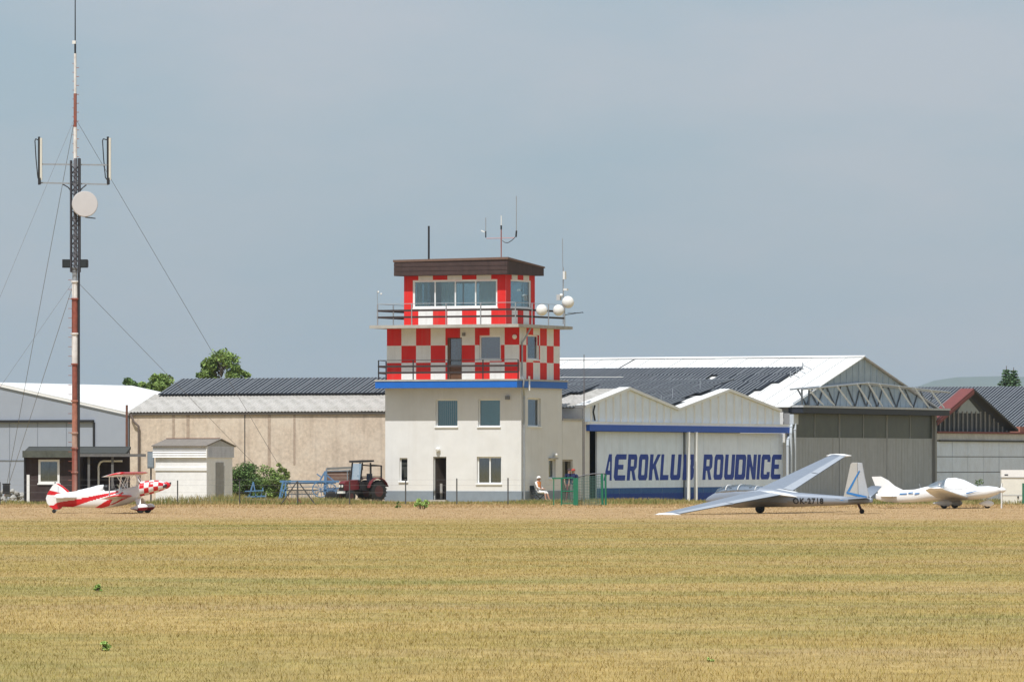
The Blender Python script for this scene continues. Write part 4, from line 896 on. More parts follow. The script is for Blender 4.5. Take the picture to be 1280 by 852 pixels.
# front wall with the window opening
fm = MB(); wall(fm, 'a', 0, hx(31), hx(96), -.4, hz(568), [(hx(48), hx(74.5), hz(604), hz(574))], th=.12)
fm.box(hx(31), hx(31) + .1, .125, 3.2, -.4, hz(568)); fm.box(hx(31) + .1, hx(157), 3.1, 3.2, -.4, hz(568)); fm.box(hx(96), hx(96) + .1, .125, 3.05, -.4, hz(568))
Sh.part('wall', fm, dkb)
window_unit(Sh, 'a', 0, (hx(48), hx(74.5), hz(604), hz(574)), [white_frame, glass_dark], depth=-.03, frame=.11, fill=None)
Sh.part('curtain', MB().box(hx(51), hx(61), .2, .22, hz(602), hz(576)), curtain)
Sh.part('roof', MB().add([(hx(29), -.45, hz(569.5)), (hx(158), -.45, hz(569.5)), (hx(158), 3.4, hz(561)), (hx(29), 3.4, hz(561)), (hx(29), -.45, hz(566)), (hx(158), -.45, hz(566)), (hx(158), 3.4, hz(557.5)), (hx(29), 3.4, hz(557.5))],
      [(0, 3, 2, 1), (0, 1, 5, 4), (1, 2, 6, 5), (2, 3, 7, 6), (3, 0, 4, 7), (4, 5, 6, 7)]), mat('mossy_roof_felt', (.05, .052, .046), .95, .25, 3))
Sh.part('roof_upstand', MB().box(hx(29.5), hx(156), 3.0, 3.2, hz(562), hz(558)), black_steel)
Sh.part('fascia', MB().box(hx(29), hx(98), -.48, -.452, hz(571.5), hz(563)), mat('greenish_fascia', (.085, .09, .072), .85, .3, 4, streak=.5))
Sh.part('front_beam', MB().box(hx(98) + .01, hx(183), -.5, -.36, hz(570.5), hz(567)), mat('weathered_beam', (.13, .125, .12), .8, .25, 5))
for px in (111.5, 141): Sh.part('bay_post', MB().box(hx(px) - .06, hx(px) + .06, -.3, -.2, -.3, hz(570.5)), MATS['weathered_beam'])
Sh.part('bay_floor', MB().box(hx(97.5), hx(157), 0, 3, -.3, -.05), dark_in)
Sh.part('white_hoop', MB().path([(hx(122), .6, -.2), (hx(122), .6, hz(582)), (hx(124), .6, hz(577.5)), (hx(128), .6, hz(575.8)), (hx(152), .6, hz(575.8))], .05, 7), white_paint)
Sh.part('end_board', MB().box(hx(33.5), hx(37), -.06, -.01, -.2, hz(593)), white_paint)
Sh.part('end_post', MB().box(hx(30), hx(32), -.1, .0 - .01, -.3, hz(570.5)), black_steel)

p_ = GP(158.5, 300)
single('utility_pole', MB().tube((0, 0, -.5), (0, 0, P(0, 506, 300).z), .075, .06, n=8), mat('reddish_pole', (.16, .07, .045), .8, .2, 5), 'thin dark reddish pole at the corner of the beige storage building', 'pole', loc=p_)
t = Thing('meter_box', 'small grey metal box on a post beside the white shed', 'box', GP(188.5, 297))
z0, z1 = P(0, 585, 297).z, P(0, 564, 297).z
t.part('box', MB().box(-.17, .17, -.1, .1, z0, z1), mat('box_grey_blue', (.17, .20, .23), .6, .2, 5)); t.part('post', MB().box(-.04, .04, .11, .18, -.4, z0 + .5), lattice_m)
t.part('door', MB().box(-.14, .14, -.12, -.101, z0 + .06, z1 - .06), mat('box_door', (.26, .30, .33), .5, .2, 5))

# white shed: its own frame, turned like the other buildings
sY = 293.0; sC = P(258.3, 627, sY); K = Thing('white_shed', 'white painted shed with overhanging boarded top and brown pitched roof', 'shed', (sC.x, sC.y, 0), -TH)
def sa(px, b): k_ = (px - 640) / FPX; return (k_ * (sC.y + b * CT) - sC.x - b * ST) / (CT + k_ * ST)
def sb(px, a): k_ = (px - 640) / FPX; return (k_ * (sC.y - a * ST) - sC.x - a * CT) / (ST - k_ * CT)
def szz(py): return HC + (HOR - py) * sY / FPX
wa, wb = sa(194.5, 0), sb(290.5, 0)
shed_w = mat('shed_whitewash', (.82, .81, .79), .85, .08, 4, bump=.01, bscale=14, grime=((.62, .59, .53), .3)); shed_shade = mat('shed_boards_shaded', (.62, .62, .64), .8, .1, 4, streak=.4)
ztop_ = szz(571)
kw = MB(); wall(kw, 'a', 0, wa, 0, -.4, ztop_, []); wall(kw, 'b', 0, 0, wb, -.4, ztop_, [], sgn=1); kw.quad((wa, 0, -.4), (wa, wb, -.4), (wa, wb, ztop_), (wa, 0, ztop_)); kw.quad((wa, wb, -.4), (0, wb, -.4), (0, wb, ztop_), (wa, wb, ztop_))
K.part('wall', kw, shed_w)
oz0, oz1 = szz(571.5), szz(557); ov = .12
for k in range(5):                                        # lapped boards of the overhanging band
    z0 = oz0 + (oz1 - oz0) * k / 5; z1 = oz0 + (oz1 - oz0) * (k + 1) / 5 - .012
    K.part('board', MB().prism([(wa - .1, -ov - .02, z0), (.06, -ov - .02, z0), (.06, -ov + .01, z1), (wa - .1, -ov + .01, z1)], (0, .02, 0)), shed_w)
    K.part('board', MB().prism([(.06, -ov, z0), (.06, wb + .1, z0), (.04, wb + .1, z1), (.04, -ov, z1)], (-.02, 0, 0)), shed_shade)  # side boards in a greyer white, their shade mixed into the colour
K.part('band_core', MB().box(wa - .08, .03, -ov + .03, wb + .08, oz0 + .01, oz1 - .02), shed_shade)
K.part('corner_trim', MB().box(.05, .10, -ov - .05, -ov + .04, oz0 - .02, oz1), white_paint)
zrd = szz(549); mid_ = wb / 2
K.part('gable', MB().prism([(.05, -ov, oz1 - .02), (.05, wb + .1, oz1 - .02), (.05, mid_, zrd - .04)], (-.08, 0, 0)), mat('shed_gable', (.44, .44, .43), .85, .1, 4))
K.part('roof', MB().prism([(wa - .12, -ov - .12, oz1 - .03), (.12, -ov - .12, oz1 - .03), (.12, mid_, zrd), (wa - .12, mid_, zrd)], (0, 0, .05)).prism([(wa - .12, mid_ + .005, zrd), (.12, mid_ + .005, zrd), (.12, wb + .2, oz1 - .05), (wa - .12, wb + .2, oz1 - .05)], (0, 0, .05)), mat('brown_grey_roofing', (.20, .175, .15), .9, .2, 4))
K.part('ridge_cap', MB().box(wa - .12, .0, mid_ - .08, mid_ + .08, zrd + .055, zrd + .08), red_tile)
K.part('door', MB().box(.004, .03, sb(269.5, 0), sb(279, 0), 0, szz(577.5)), mat('shed_door', (.32, .31, .29), .8, .15, 4)); K.part('door_jamb', MB().box(.004, .05, sb(278.6, 0) + .1, sb(280.6, 0) + .1, 0, szz(582)), white_paint)
K.part('ledge_strip', MB().box(wa - .03, .03, -.05, -.004, szz(588), szz(584)), white_paint)

t = Thing('waste_bin', 'dark plastic bin in front of the pale stone heap', 'bin', GP(8, 294)); z0, z1 = P(0, 617, 294).z, P(0, 605, 294).z
t.part('body', MB().prism([(-.17, -.17, z0), (.17, -.17, z0), (.17, .17, z0), (-.17, .17, z0)], (0, 0, z1 - z0)), black_steel); t.part('lid', MB().box(-.2, .2, -.2, .2, z1 + .003, z1 + .05), black_steel)
t.part('stand', MB().box(-.05, .05, -.05, .05, -.3, z0 - .002), grey_steel)
sthe = Thing('stone_heap', 'heap of pale rubble stones beside the dark hut', 'stone heap', GP(15, 296)); stone_m = mat('pale_stone', (.36, .35, .32), .9, .25, 5)
for k in range(46):
    x_ = random.uniform(-1.0, .62); zt3 = max(.08, .72 - .35 * abs(x_ + .0)); z_ = random.uniform(-.05, zt3); r = random.uniform(.09, .19)
    mb = MB().ball((x_, random.uniform(-.25, .35) - (.72 - z_) * .35, z_), r, 7, 5, sq=(random.uniform(.9, 1.4), 1, random.uniform(.6, .9)))
    mb.v = [(p[0] + random.uniform(-.02, .02), p[1], p[2] + random.uniform(-.02, .02)) for p in mb.v]; sthe.part('stone', mb, stone_m)
t = Thing('white_cabinet', 'tall white service cabinet standing by the block wall beside the parked light aircraft', 'cabinet', GP(1266, 288)); sc = 288 / FPX
z = lambda py: HC + (HOR - py) * sc
t.part('body', MB().box(-14.5 * sc, 20 * sc, -.25, .25, -.3, z(596.5)), mat('cream_cabinet', (.70, .68, .60), .6, .08, 3))
t.part('lid', MB().box(-15 * sc, 20.5 * sc, -.3, .3, z(596), z(587)), white_paint); t.part('seam', MB().box(-14.4 * sc, 20 * sc, -.262, -.252, z(619), z(617.8)), MATS['grey_box']); t.part('plate', MB().box(-11 * sc, -6.5 * sc, -.31, -.302, z(594), z(592.3)), lattice_m)
t.part('handle', MB().box(5 * sc, 7 * sc, -.29, -.255, z(622), z(619.8)), black_steel)
single('green_post', MB().tube((0, 0, -.3), (0, 0, 1.05), .05, n=8), mat('green_paint', (.014, .15, .08), .5, .1, 5), 'green metal post standing beside the white cabinet', 'post', loc=GP(1279, 282))

# ------------------------------------------------------------------ fence with thin posts, braced post, green gate
FY = 281.0
fz0 = 0.0; F_ = Thing('wire_fence', 'low wire fence on thin dark posts in front of the tower', 'fence', (GP(520, FY).x, FY, 0))
fs = FY / FPX
def fx(px): return (px - 520) * fs
def fzz(py): return HC + (HOR - py) * fs
post_m = mat('fence_post', (.07, .07, .065), .7, .2, 6)
for px, yt in ((222, 600), (299.5, 601), (437, 601), (507, 598.5), (571, 597.5), (635, 597), (0, 602), (-78, 602), (69, 602)):
    F_.part('post', MB().tube((fx(px), 0, -.25), (fx(px), 0, fzz(yt)), .032, n=6), post_m)
F_.part('post', MB().tube((fx(372), 0, -.25), (fx(372), 0, fzz(601)), .04, n=6), post_m)
F_.part('brace', MB().tube((fx(349), 0, -.1), (fx(371), -.05, fzz(602)), .035, n=6), post_m); F_.part('brace', MB().tube((fx(396), 0, -.1), (fx(374), -.05, fzz(603)), .035, n=6), post_m)
wm = mat('fence_wire', (.20, .20, .20), .5)
for h in (.25, .6, .95, 1.22): F_.part('wire', MB().tube((fx(-160), .04, h), (fx(698), .04, h), .0035, n=3), wm)
# gate and mesh panel
gm = MATS['green_paint']; GY = 276.0; gs = GY / FPX
Gt = Thing('green_gate', 'green tube gate with thick green post before the two people', 'gate', (GP(712, GY).x, GY, 0))
gx = lambda px: (px - 712) * gs
gzz = lambda py: HC + (HOR - py) * gs
Gt.part('post', MB().box(gx(716.5), gx(722.5), -.1, .1, -.2, gzz(597)), gm)
Gt.part('post', MB().box(gx(701), gx(702.8), -.05, .05, -.2, gzz(597.5)), gm); Gt.part('post', MB().box(gx(691.5), gx(692.8), -.03, .03, -.2, gzz(598)), gm)
for q0, q1, th_ in (((690, 597.6), (716.4, 596.8), .07), ((703, 613.5), (716.4, 613.5), .05), ((703, 629), (716.4, 629), .05)): Gt.part('gate_rail', MB().beam((gx(q0[0]), 0, gzz(q0[1])), (gx(q1[0]), 0, gzz(q1[1])), th_, th_), gm)
mesh_m = mat('green_wire', (.06, .13, .11), .6, .1, 6)
def wire_mesh(x0, x1, z0, z1, st=.09, r=.0045):
    mb = MB(); x = x0
    while x < x1: mb.box(x - r, x + r, -r, r, z0, z1); x += st
    z_ = z0
    while z_ < z1: mb.box(x0, x1, r + .0005, r * 3, z_ - r, z_ + r); z_ += st
    return mb
Gt.part('wire_mesh', wire_mesh(gx(703), gx(716.5), gzz(629), gzz(598), .07, .009), mesh_m, kind='stuff')
Fp = Thing('mesh_fence_panel', 'wire mesh fence panel with curved dark top rail before the hangar gap', 'fence', (GP(740, GY).x, GY + .4, 0)); px_ = lambda p: (p - 740) * gs
Fp.part('top_rail', MB().path([(px_(723), 0, gzz(596)), (px_(732), 0, gzz(593.2)), (px_(742), 0, gzz(591.8)), (px_(757), 0, gzz(591.5))], .03, 6), lattice_m)
Fp.part('post', MB().tube((px_(753.5), 0, -.3), (px_(752.5), 0, gzz(591.5)), .06, n=7), gm); Fp.part('post', MB().tube((px_(757.5), .05, -.3), (px_(757), .05, gzz(592)), .05, n=7), gm)
Fp.part('wire_mesh', wire_mesh(px_(723), px_(753), -.1, gzz(594.5), .075, .0085), mesh_m, kind='stuff')
tallp = GP(730, 289)
single('flag_pole', MB().tube((0, 0, -.4), (0, 0, P(0, 443, 289).z), .045, .02, n=7), mat('dark_pole', (.12, .11, .11), .7, .2, 5), 'tall thin dark pole between the annex and the lettered hangar', 'pole', loc=tallp)

# ------------------------------------------------------------------ aircraft
ac_white = mat('aircraft_white', (.78, .78, .77), .3, .03, 3, spec=.5); ac_red = mat('aircraft_red', (.60, .012, .02), .3, .05, 3, spec=.5)
ac_dkred = mat('dark_red_paint', (.22, .008, .018), .4, .1, 4); tyre = mat('rubber_tyre', (.018, .018, .018), .8, .1, 5)
def ell(x, yc, zc, hy_, hz_, n=24, pw=1.0):
    out = []
    for i in range(n):
        t = 2 * math.pi * i / n; c, s = math.cos(t), math.sin(t)
        out.append(Vector((x, yc + hy_ * math.copysign(abs(c) ** pw, c), zc + hz_ * math.copysign(abs(s) ** pw, s))))
    return out
def interp_sections(secs, m):
    """secs: rows (x, ...) ; m samples between by smooth interpolation"""
    secs = sorted(secs); xs = [s[0] for s in secs]; out = []
    for x in np.linspace(xs[0], xs[-1], m): out.append([x] + [float(np.interp(x, xs, [s[k] for s in secs])) for k in range(1, len(secs[0]))])
    return out
def inpoly(p, poly):
    x, y = p; c = False; j = len(poly) - 1
    for i in range(len(poly)):
        if (poly[i][1] > y) != (poly[j][1] > y) and x < (poly[j][0] - poly[i][0]) * (y - poly[i][1]) / (poly[j][1] - poly[i][1]) + poly[i][0]: c = not c
        j = i
    return c
def airfoil(ch, th, n=10):
    """closed loop of (x, z), leading edge at x = 0, trailing edge at -ch"""
    up, lo = [], []
    for i in range(n + 1):
        t = (1 - math.cos(math.pi * i / n)) / 2; y = 5 * th * (.2969 * math.sqrt(t) - .126 * t - .3516 * t * t + .2843 * t ** 3 - .1036 * t ** 4)
        up.append((-t * ch, y * ch * 1.25)); lo.append((-t * ch, -y * ch * .75))
    return up + lo[-2:0:-1]
def wing(mb, stations, th=.13, n=10, mi=0, matfn=None):
    """stations: (x_le, y, z, chord)"""
    rings = [[Vector((x + p, y, z + q)) for p, q in airfoil(c, th, n)] for x, y, z, c in stations]
    return mb.loft(rings, True, matfn, mi)
def slab(mb, poly, th, axis='y', mi=0):
    """thin plate from a polygon in x,z (axis y) or x,y (axis z)"""
    if axis == 'y': return mb.prism([(p[0], -th / 2, p[1]) for p in poly], (0, th, 0), mi)
    return mb.prism([(p[0], p[1], -th / 2) for p in poly], (0, 0, th), mi)
def gridplate(mb, poly, th, nx, nz, matfn):
    """plate filled with small cells so that painted areas follow matfn((x,z)); outline cells cut by rows"""
    x0, x1 = min(p[0] for p in poly), max(p[0] for p in poly); z0, z1 = min(p[1] for p in poly), max(p[1] for p in poly)
    def span(z):
        xs = []
        for i in range(len(poly)):
            a, b = poly[i], poly[(i + 1) % len(poly)]
            if (a[1] <= z) != (b[1] <= z): xs.append(a[0] + (b[0] - a[0]) * (z - a[1]) / (b[1] - a[1]))
        return (min(xs), max(xs)) if xs else None
    rows = [z0 + (z1 - z0) * (j + .001 if j == 0 else (j - .001 if j == nz else j)) / nz for j in range(nz + 1)]
    sp = [span(z) for z in rows]; vs = []; fs = []; ms = []
    for j, z in enumerate(rows):
        for i in range(nx + 1):
            x = sp[j][0] + (sp[j][1] - sp[j][0]) * i / nx; e = th / 2 * (.25 if i in (0, nx) or j in (0, nz) else 1)
            vs += [(x, -e, z), (x, e, z)]
    w_ = nx + 1
    for j in range(nz):
        for i in range(nx):
            k = [2 * (j * w_ + i), 2 * (j * w_ + i + 1), 2 * ((j + 1) * w_ + i + 1), 2 * ((j + 1) * w_ + i)]
            c = sum((Vector(vs[q]) for q in k), Vector()) / 4; m_ = matfn((c.x, c.z))
            fs.append(tuple(k)); ms.append(m_); fs.append(tuple(q + 1 for q in reversed(k))); ms.append(m_)
    per = [2 * i for i in range(w_)] + [2 * (j * w_ + nx) for j in range(1, nz + 1)] + [2 * (nz * w_ + i) for i in range(nx - 1, -1, -1)] + [2 * (j * w_) for j in range(nz - 1, 0, -1)]
    for a, b in zip(per, per[1:] + per[:1]): fs.append((a, a + 1, b + 1, b)); ms.append(0)
    return mb.add(vs, fs, ms)

# --- red and white biplane (drawn along its own length, nose towards +x, resting on its tail)
BY = 236.0; bs = BY / FPX; bpx = 178.0; yaw_b = R(-7); cb = math.cos(yaw_b)
Bp = Thing('biplane', 'red and white aerobatic biplane with checked nose parked by the dark hut', 'biplane', (GP(bpx, BY).x, BY, 0), yaw_b)
X_ = lambda px: (px - bpx) * bs / cb
Zb = lambda py: HC + (HOR - py) * bs
PXY = lambda v: (v[0] * cb / bs + bpx, HOR - (v[2] - HC) / bs)
def z1(x, y): return (50 + x / 7.53, 575 + y / 7.53)       # enlarged-crop coordinates to photograph pixels
st1 = [z1(*p) for p in ((60, 470), (150, 400), (190, 392), (320, 372), (460, 345), (640, 309), (760, 284), (760, 300), (640, 337), (470, 385), (330, 432), (200, 470), (100, 480))]
st2 = [z1(*p) for p in ((490, 462), (560, 425), (650, 372), (790, 296), (800, 310), (700, 362), (660, 430), (570, 452), (520, 470))]
st3 = [z1(*p) for p in ((640, 425), (720, 395), (800, 350), (830, 330), (840, 350), (790, 375), (700, 415))]
tri = lambda p: 1 if (inpoly(p, st1) or inpoly(p, st2) or inpoly(p, st3)) else 0
secs = [(66, 616.5, 632.5, .03), (80, 615.5, 633, .09), (95, 613.5, 633.5, .16), (110, 611.5, 634.2, .22), (118, 610.8, 634.5, .26), (128, 611.8, 634.8, .30), (138, 612, 634, .33), (147, 610.8, 632.5, .34), (160, 609.5, 629.5, .35), (172, 606.5, 624.5, .355), (176, 603, 621, .36)]
rings = []
for s in interp_sections([(X_(a), Zb((b + c) / 2), d, (Zb(b) - Zb(c)) / 2) for a, b, c, d in secs], 170): rings.append(ell(s[0], 0, s[1], s[2], s[3], 100, .72))
def fus_m(c): return tri(PXY(c))
Bp.part('fuselage', MB().loft(rings, True, fus_m), [ac_white, ac_red], smooth=True)
tk = [(96, 612.5, .05), (112, 609, .13), (122, 606.2, .17), (129, 605.3, .2)]
Bp.part('turtle_deck', MB().loft([ell(X_(a), 0, Zb(b) - .20, w_, .20, 20) for a, b, w_ in tk]), ac_white, smooth=True)
# checked cowling
cs = [(176, 601.5, 620, .37), (190, 599.6, 617, .38), (199, 600, 614.2, .36), (205, 602, 612, .26), (207.5, 603.5, 610, .16)]
rings = [ell(s[0], 0, s[1], s[2], s[3], 32, .85) for s in interp_sections([(X_(a), Zb((b + c) / 2), d, (Zb(b) - Zb(c)) / 2) for a, b, c, d in cs], 33)]
mbc = MB(); nseg = 32; vs = [p for r_ in rings for p in r_]; fs = []; ms = []
for k in range(32):
    for i in range(nseg): fs.append((k * nseg + i, k * nseg + (i + 1) % nseg, (k + 1) * nseg + (i + 1) % nseg, (k + 1) * nseg + i)); ms.append(((k // 6) + (i // 4)) % 2)
fs += [tuple(range(nseg - 1, -1, -1)), tuple(range(32 * nseg, 33 * nseg))]; ms += [0, 1]
Bp.part('cowling', mbc.add(vs, fs, ms), [ac_white, ac_dkred if False else ac_red], smooth=True)
Bp.part('spinner', MB().lathe((X_(207.6), 0, Zb(606.2)), (1, 0, .02), [(0, .15), (.06, .14), (.14, .09), (.2, .02)], 14), ac_red, smooth=True)
pr = Bp.part('propeller', MB().prism([(X_(208.6), -.86, Zb(606) - .12), (X_(208.6), -.86, Zb(606) - .03), (X_(208.6), 0, Zb(606) + .07), (X_(208.6), .86, Zb(606) + .12), (X_(208.6), .86, Zb(606) + .03), (X_(208.6), 0, Zb(606) - .07)], (.03, 0, 0)), black_steel)
# fin and rudder with sunburst stripes
fin = [z1(*p) for p in ((290, 322), (262, 285), (215, 245), (170, 218), (140, 216), (112, 235), (85, 275), (60, 315), (46, 360), (58, 405), (90, 440), (118, 462), (180, 462), (250, 400), (300, 350))]
finp = [(X_(p[0]), Zb(p[1])) for p in fin]
r1_ = [z1(*p) for p in ((52, 275), (62, 278), (275, 325), (275, 336), (56, 325))]; r2_ = [z1(*p) for p in ((128, 200), (215, 232), (300, 315), (280, 325), (205, 258), (150, 222))]
def finm(p):
    q = PXY((p[0], 0, p[1])); return 1 if inpoly(q, r1_) or inpoly(q, r2_) or tri(q) or (q[1] > z1(0, 425)[1] and q[0] < z1(230, 0)[0]) else 0
Bp.part('fin', gridplate(MB(), finp, .06, 90, 90, finm), [ac_white, ac_red])
Bp.part('rudder_hinge', MB().beam((X_(z1(165, 0)[0]), -.035, Zb(z1(0, 250)[1])), (X_(z1(165, 0)[0]), -.035, Zb(z1(0, 440)[1])), .012, .012), MATS['seam_grey'])
tz = Zb(622)
tp = [(X_(69), .06), (X_(71), .85), (X_(76), 1.15), (X_(85), 1.1), (X_(97), .1)]
for s in (-1, 1): Bp.part('tailplane', MB().prism([(p[0], s * p[1], tz) for p in tp], (0, 0, .04)), ac_white)
# wings, slightly swept, tail-down attitude
att = .17
def bw(le_px, le_py, span, chord, sweep, nm, mats, dih=0.0, th=.11):
    x0, z0 = X_(le_px), Zb(le_py); mb = MB()
    ys = np.linspace(-span / 2, span / 2, 15)
    rings = []
    for y in ys:
        c = chord * (1 if abs(y) < span / 2 - .25 else .72)
        rings.append([Vector((x0 - abs(y) * sweep + p * math.cos(att) - q * math.sin(att), y, z0 + abs(y) * dih + p * math.sin(att) + q * math.cos(att))) for p, q in airfoil(c, th)])
    return Bp.part(nm, mb.loft(rings, True, lambda c_: 1 if c_.x > x0 - .16 - abs(c_.y) * sweep else 0), mats, smooth=True)
bw(174, 590.6, 5.5, 1.0, .055, 'upper_wing', [ac_white, ac_red])
bw(167, 619.5, 5.2, .92, 0.02, 'lower_wing', [ac_white, ac_red], .02)
for y in (-1.95, 1.95):
    xa, za = X_(170) - abs(y) * .055, Zb(591.5); xb, zb_ = X_(163), Zb(619)
    Bp.part('interplane_strut', MB().beam((xa - .12, y, za - .03), (xb - .12, y, zb_ + .06), .09, .03), ac_white); Bp.part('interplane_strut', MB().beam((xa - .62, y, za - .12), (xb - .5, y, zb_ - .02), .09, .03), ac_white)
for y in (-.24, .24):
    for q0, q1 in (((170, 592), (176.5, 602.5)), ((160, 594), (153, 611)), ((148, 596), (158, 610))): Bp.part('cabane_strut', MB().beam((X_(q0[0]), y, Zb(q0[1])), (X_(q1[0]), y * 1.2, Zb(q1[1])), .06, .03), ac_white)
wr = MB()
for y in (-1.0, 1.0): wr.tube((X_(168), y * .3, Zb(608)), (X_(164), y * 1.9, Zb(592)), .008, n=4).tube((X_(146), y * .3, Zb(612)), (X_(150), y * 1.9, Zb(595)), .008, n=4).tube((X_(169), y * .3, Zb(592)), (X_(160), y * 1.9, Zb(618)), .008, n=4)
Bp.part('flying_wires', wr, grey_steel, kind='stuff')
Bp.part('windscreen', MB().prism([(X_(151), -.22, Zb(611)), (X_(151), .22, Zb(611)), (X_(146.5), .16, Zb(605)), (X_(146.5), -.16, Zb(605))], (-.02, 0, 0)), glass)
Bp.part('cockpit_rim', MB().prism([(X_(131), -.24, Zb(612.2)), (X_(146), -.26, Zb(611)), (X_(146), .26, Zb(611)), (X_(131), .24, Zb(612.2))], (0, 0, .04)), black_steel)
Bp.part('headrest', MB().ball((X_(133), 0, Zb(609)), .13, 10, 7), black_steel)
for y in (-.78, .78):
    g = Bp.part('gear_leg', MB().prism([(X_(170), y * .35, Zb(624)), (X_(177), y * .35, Zb(622)), (X_(181), y, Zb(634.5)), (X_(177.5), y, Zb(635.5))], (0, .04, 0)), ac_white)
    xw, zw = X_(180), Zb(637.0)
    Bp.part('wheel', MB().lathe((xw, y - .05, .17), (0, 1, 0), [(0, .12), (.02, .165), (.08, .165), (.1, .12)], 16), tyre, g)
    Bp.part('wheel_spat', MB().loft([ell(xw + dx, y, .235 + .25 * dx * .35, w_, h_, 12) for dx, w_, h_ in ((-.42, .012, .02), (-.3, .05, .06), (-.1, .09, .13), (.1, .10, .15), (.22, .085, .12), (.30, .03, .05))], True, lambda c: 1 if c.z < .215 + .05 * math.sin(8 * c.x) else 0), [ac_white, ac_dkred], g, smooth=True)
Bp.part('tail_spring', MB().path([(X_(74), 0, Zb(633)), (X_(69), 0, Zb(638)), (X_(67.5), 0, .09)], .02, 5), grey_steel)
Bp.part('tail_wheel', MB().lathe((X_(66.5), -.03, .085), (0, 1, 0), [(0, .06), (.01, .085), (.05, .085), (.06, .06)], 12), tyre)

# --- silver glider, one wing down
GYg = 236.0; gsc = GYg / FPX; gpos = GP(950, GYg)
head = math.atan2(.486, -.874)
Gl = Thing('glider', 'silver two seat glider resting with its near wing tip on the grass', 'glider', (gpos.x, gpos.y, 0), 0, rot=(0, 0, head))
silver = mat('silver_skin', (.27, .305, .36), .42, .06, 2.5, metal=.35); silver_shade = mat('belly_shade', (.25, .235, .22), .5, .1, 3, metal=.2)  # belly colour holds the underside's shade and the grass reflected in it
gl_white = mat('glider_white', (.72, .72, .70), .4, .04, 3); gl_blue = mat('glider_blue', (.04, .19, .45), .5, .08, 4)
fsec = [(2.5, .52, .02, .03), (2.4, .53, .12, .11), (2.15, .56, .22, .22), (1.7, .63, .32, .35), (1.0, .67, .35, .45), (.2, .67, .34, .43), (-.6, .64, .31, .38), (-1.5, .57, .25, .30), (-2.8, .545, .18, .235), (-4.0, .53, .12, .17), (-4.75, .53, .07, .12), (-5.1, .54, .03, .09)]
Gl.part('fuselage', MB().loft([ell(s[0], 0, s[1], s[2], s[3], 28, .95) for s in interp_sections(fsec, 60)], True, lambda c: 1 if c.z < float(np.interp(c.x, [-5, 3], [.47, .47])) else 0), [silver, silver_shade], smooth=True)
cano = mat_glass('canopy_perspex', (.85, .88, .9), .22)
Gl.part('canopy', MB().loft([ell(x, 0, z, w_, h_, 22) for x, z, w_, h_ in ((2.05, .80, .05, .05), (1.9, .85, .20, .15), (1.6, .90, .29, .22), (1.1, .94, .32, .25), (.5, .95, .31, .24), (.05, .94, .26, .18), (-.15, .92, .2, .10))], True), cano, smooth=True)
for x, h_ in ((1.42, .225), (.85, .245), (.1, .185)):
    ring = [(x, .335 * h_ / .235 * math.cos(t), .935 + h_ * math.sin(t)) for t in np.linspace(.1, math.pi - .1, 9)]
    Gl.part('canopy_frame', MB().path(ring, .02, 5), gl_white)
Gl.part('seat_back', MB().box(.3, .4, -.2, .2, .6, 1.08), dark_in)
bank = R(8.6)
def gw(side, x, y, z):                                       # wing point with dihedral; the whole aircraft is tilted about its wheel
    return Vector((x, side * y, z))
def bankv(v): y, z = v.y, v.z - .25; return Vector((v.x, y * math.cos(bank) - -z * 0 - 0, v.z + y * -math.sin(bank)))
def tilt(mb): mb.v = [tuple((p[0], p[1] * math.cos(bank), p[2] - p[1] * math.sin(bank))) for p in mb.v]; return mb
def gx_le(y): return .45 + .02 * y
def chd(y): return float(np.interp(y, [0, 7.9], [1.75, .78]))
for s in (1, -1):
    mb = MB(); st = [(gx_le(y), s * y, .80 + .048 * y, chd(y)) for y in (.26, .5, 1, 2, 3, 4.5, 6, 7.2, 7.85)]
    wing(mb, st, .13); wg = Gl.part('wing', tilt(mb), silver, smooth=True, label='wing resting on the grass' if s > 0 else 'wing raised into the air')
    for y0, y1, nm in ((.55, 3.9, 'flap'), (4.0, 7.6, 'aileron')):
        mb = MB(); pts = []
        for y in (y0, y1): pts.append((gx_le(y) - chd(y) * .74, s * y, .80 + .048 * y + chd(y) * .052)); pts.append((gx_le(y) - chd(y) * 1.0, s * y, .80 + .048 * y + .012))
        dz = Vector((0, 0, .012)); mb.prism([Vector(pts[0]) + dz, Vector(pts[1]) + dz, Vector(pts[3]) + dz, Vector(pts[2]) + dz], (0, 0, .006)); Gl.part(nm, tilt(mb), mat('control_surface_silver', (.40, .43, .47), .45, .08, 5, metal=.2), wg)
    mb = MB(); xt = gx_le(7.85) - .3
    mb.loft([ell(xt + dx, s * 7.9, .80 + .048 * 7.9, r_, r_ * .9, 12) for dx, r_ in ((.48, .012), (.3, .07), (.0, .095), (-.35, .08), (-.7, .015))]); Gl.part('wing_tip_body', tilt(mb), gl_white, wg, smooth=True)
    mb = MB(); mb.loft([ell(x, s * .30, z, w_, h_, 12) for x, z, w_, h_ in ((.55, .80, .06, .03), (.1, .86, .17, .09), (-.7, .87, .18, .08), (-1.4, .80, .14, .05), (-1.85, .72, .02, .015))]); Gl.part('wing_fillet', tilt(mb), gl_white, smooth=True)
finp = [(-3.80, .62), (-4.13, 2.02), (-4.18, 2.07), (-4.42, 2.07), (-4.47, .58)]
Gl.part('fin', tilt(slab(MB(), finp, .08)), mat('fin_cream', (.44, .425, .39), .5, .06, 3))
rd = Gl.part('rudder', tilt(slab(MB(), [(-4.485, .60), (-4.435, 2.07), (-4.63, 2.05), (-4.74, 1.5), (-4.93, .74), (-4.88, .52)], .06)), mat('rudder_grey', (.42, .435, .45), .5, .06, 3))
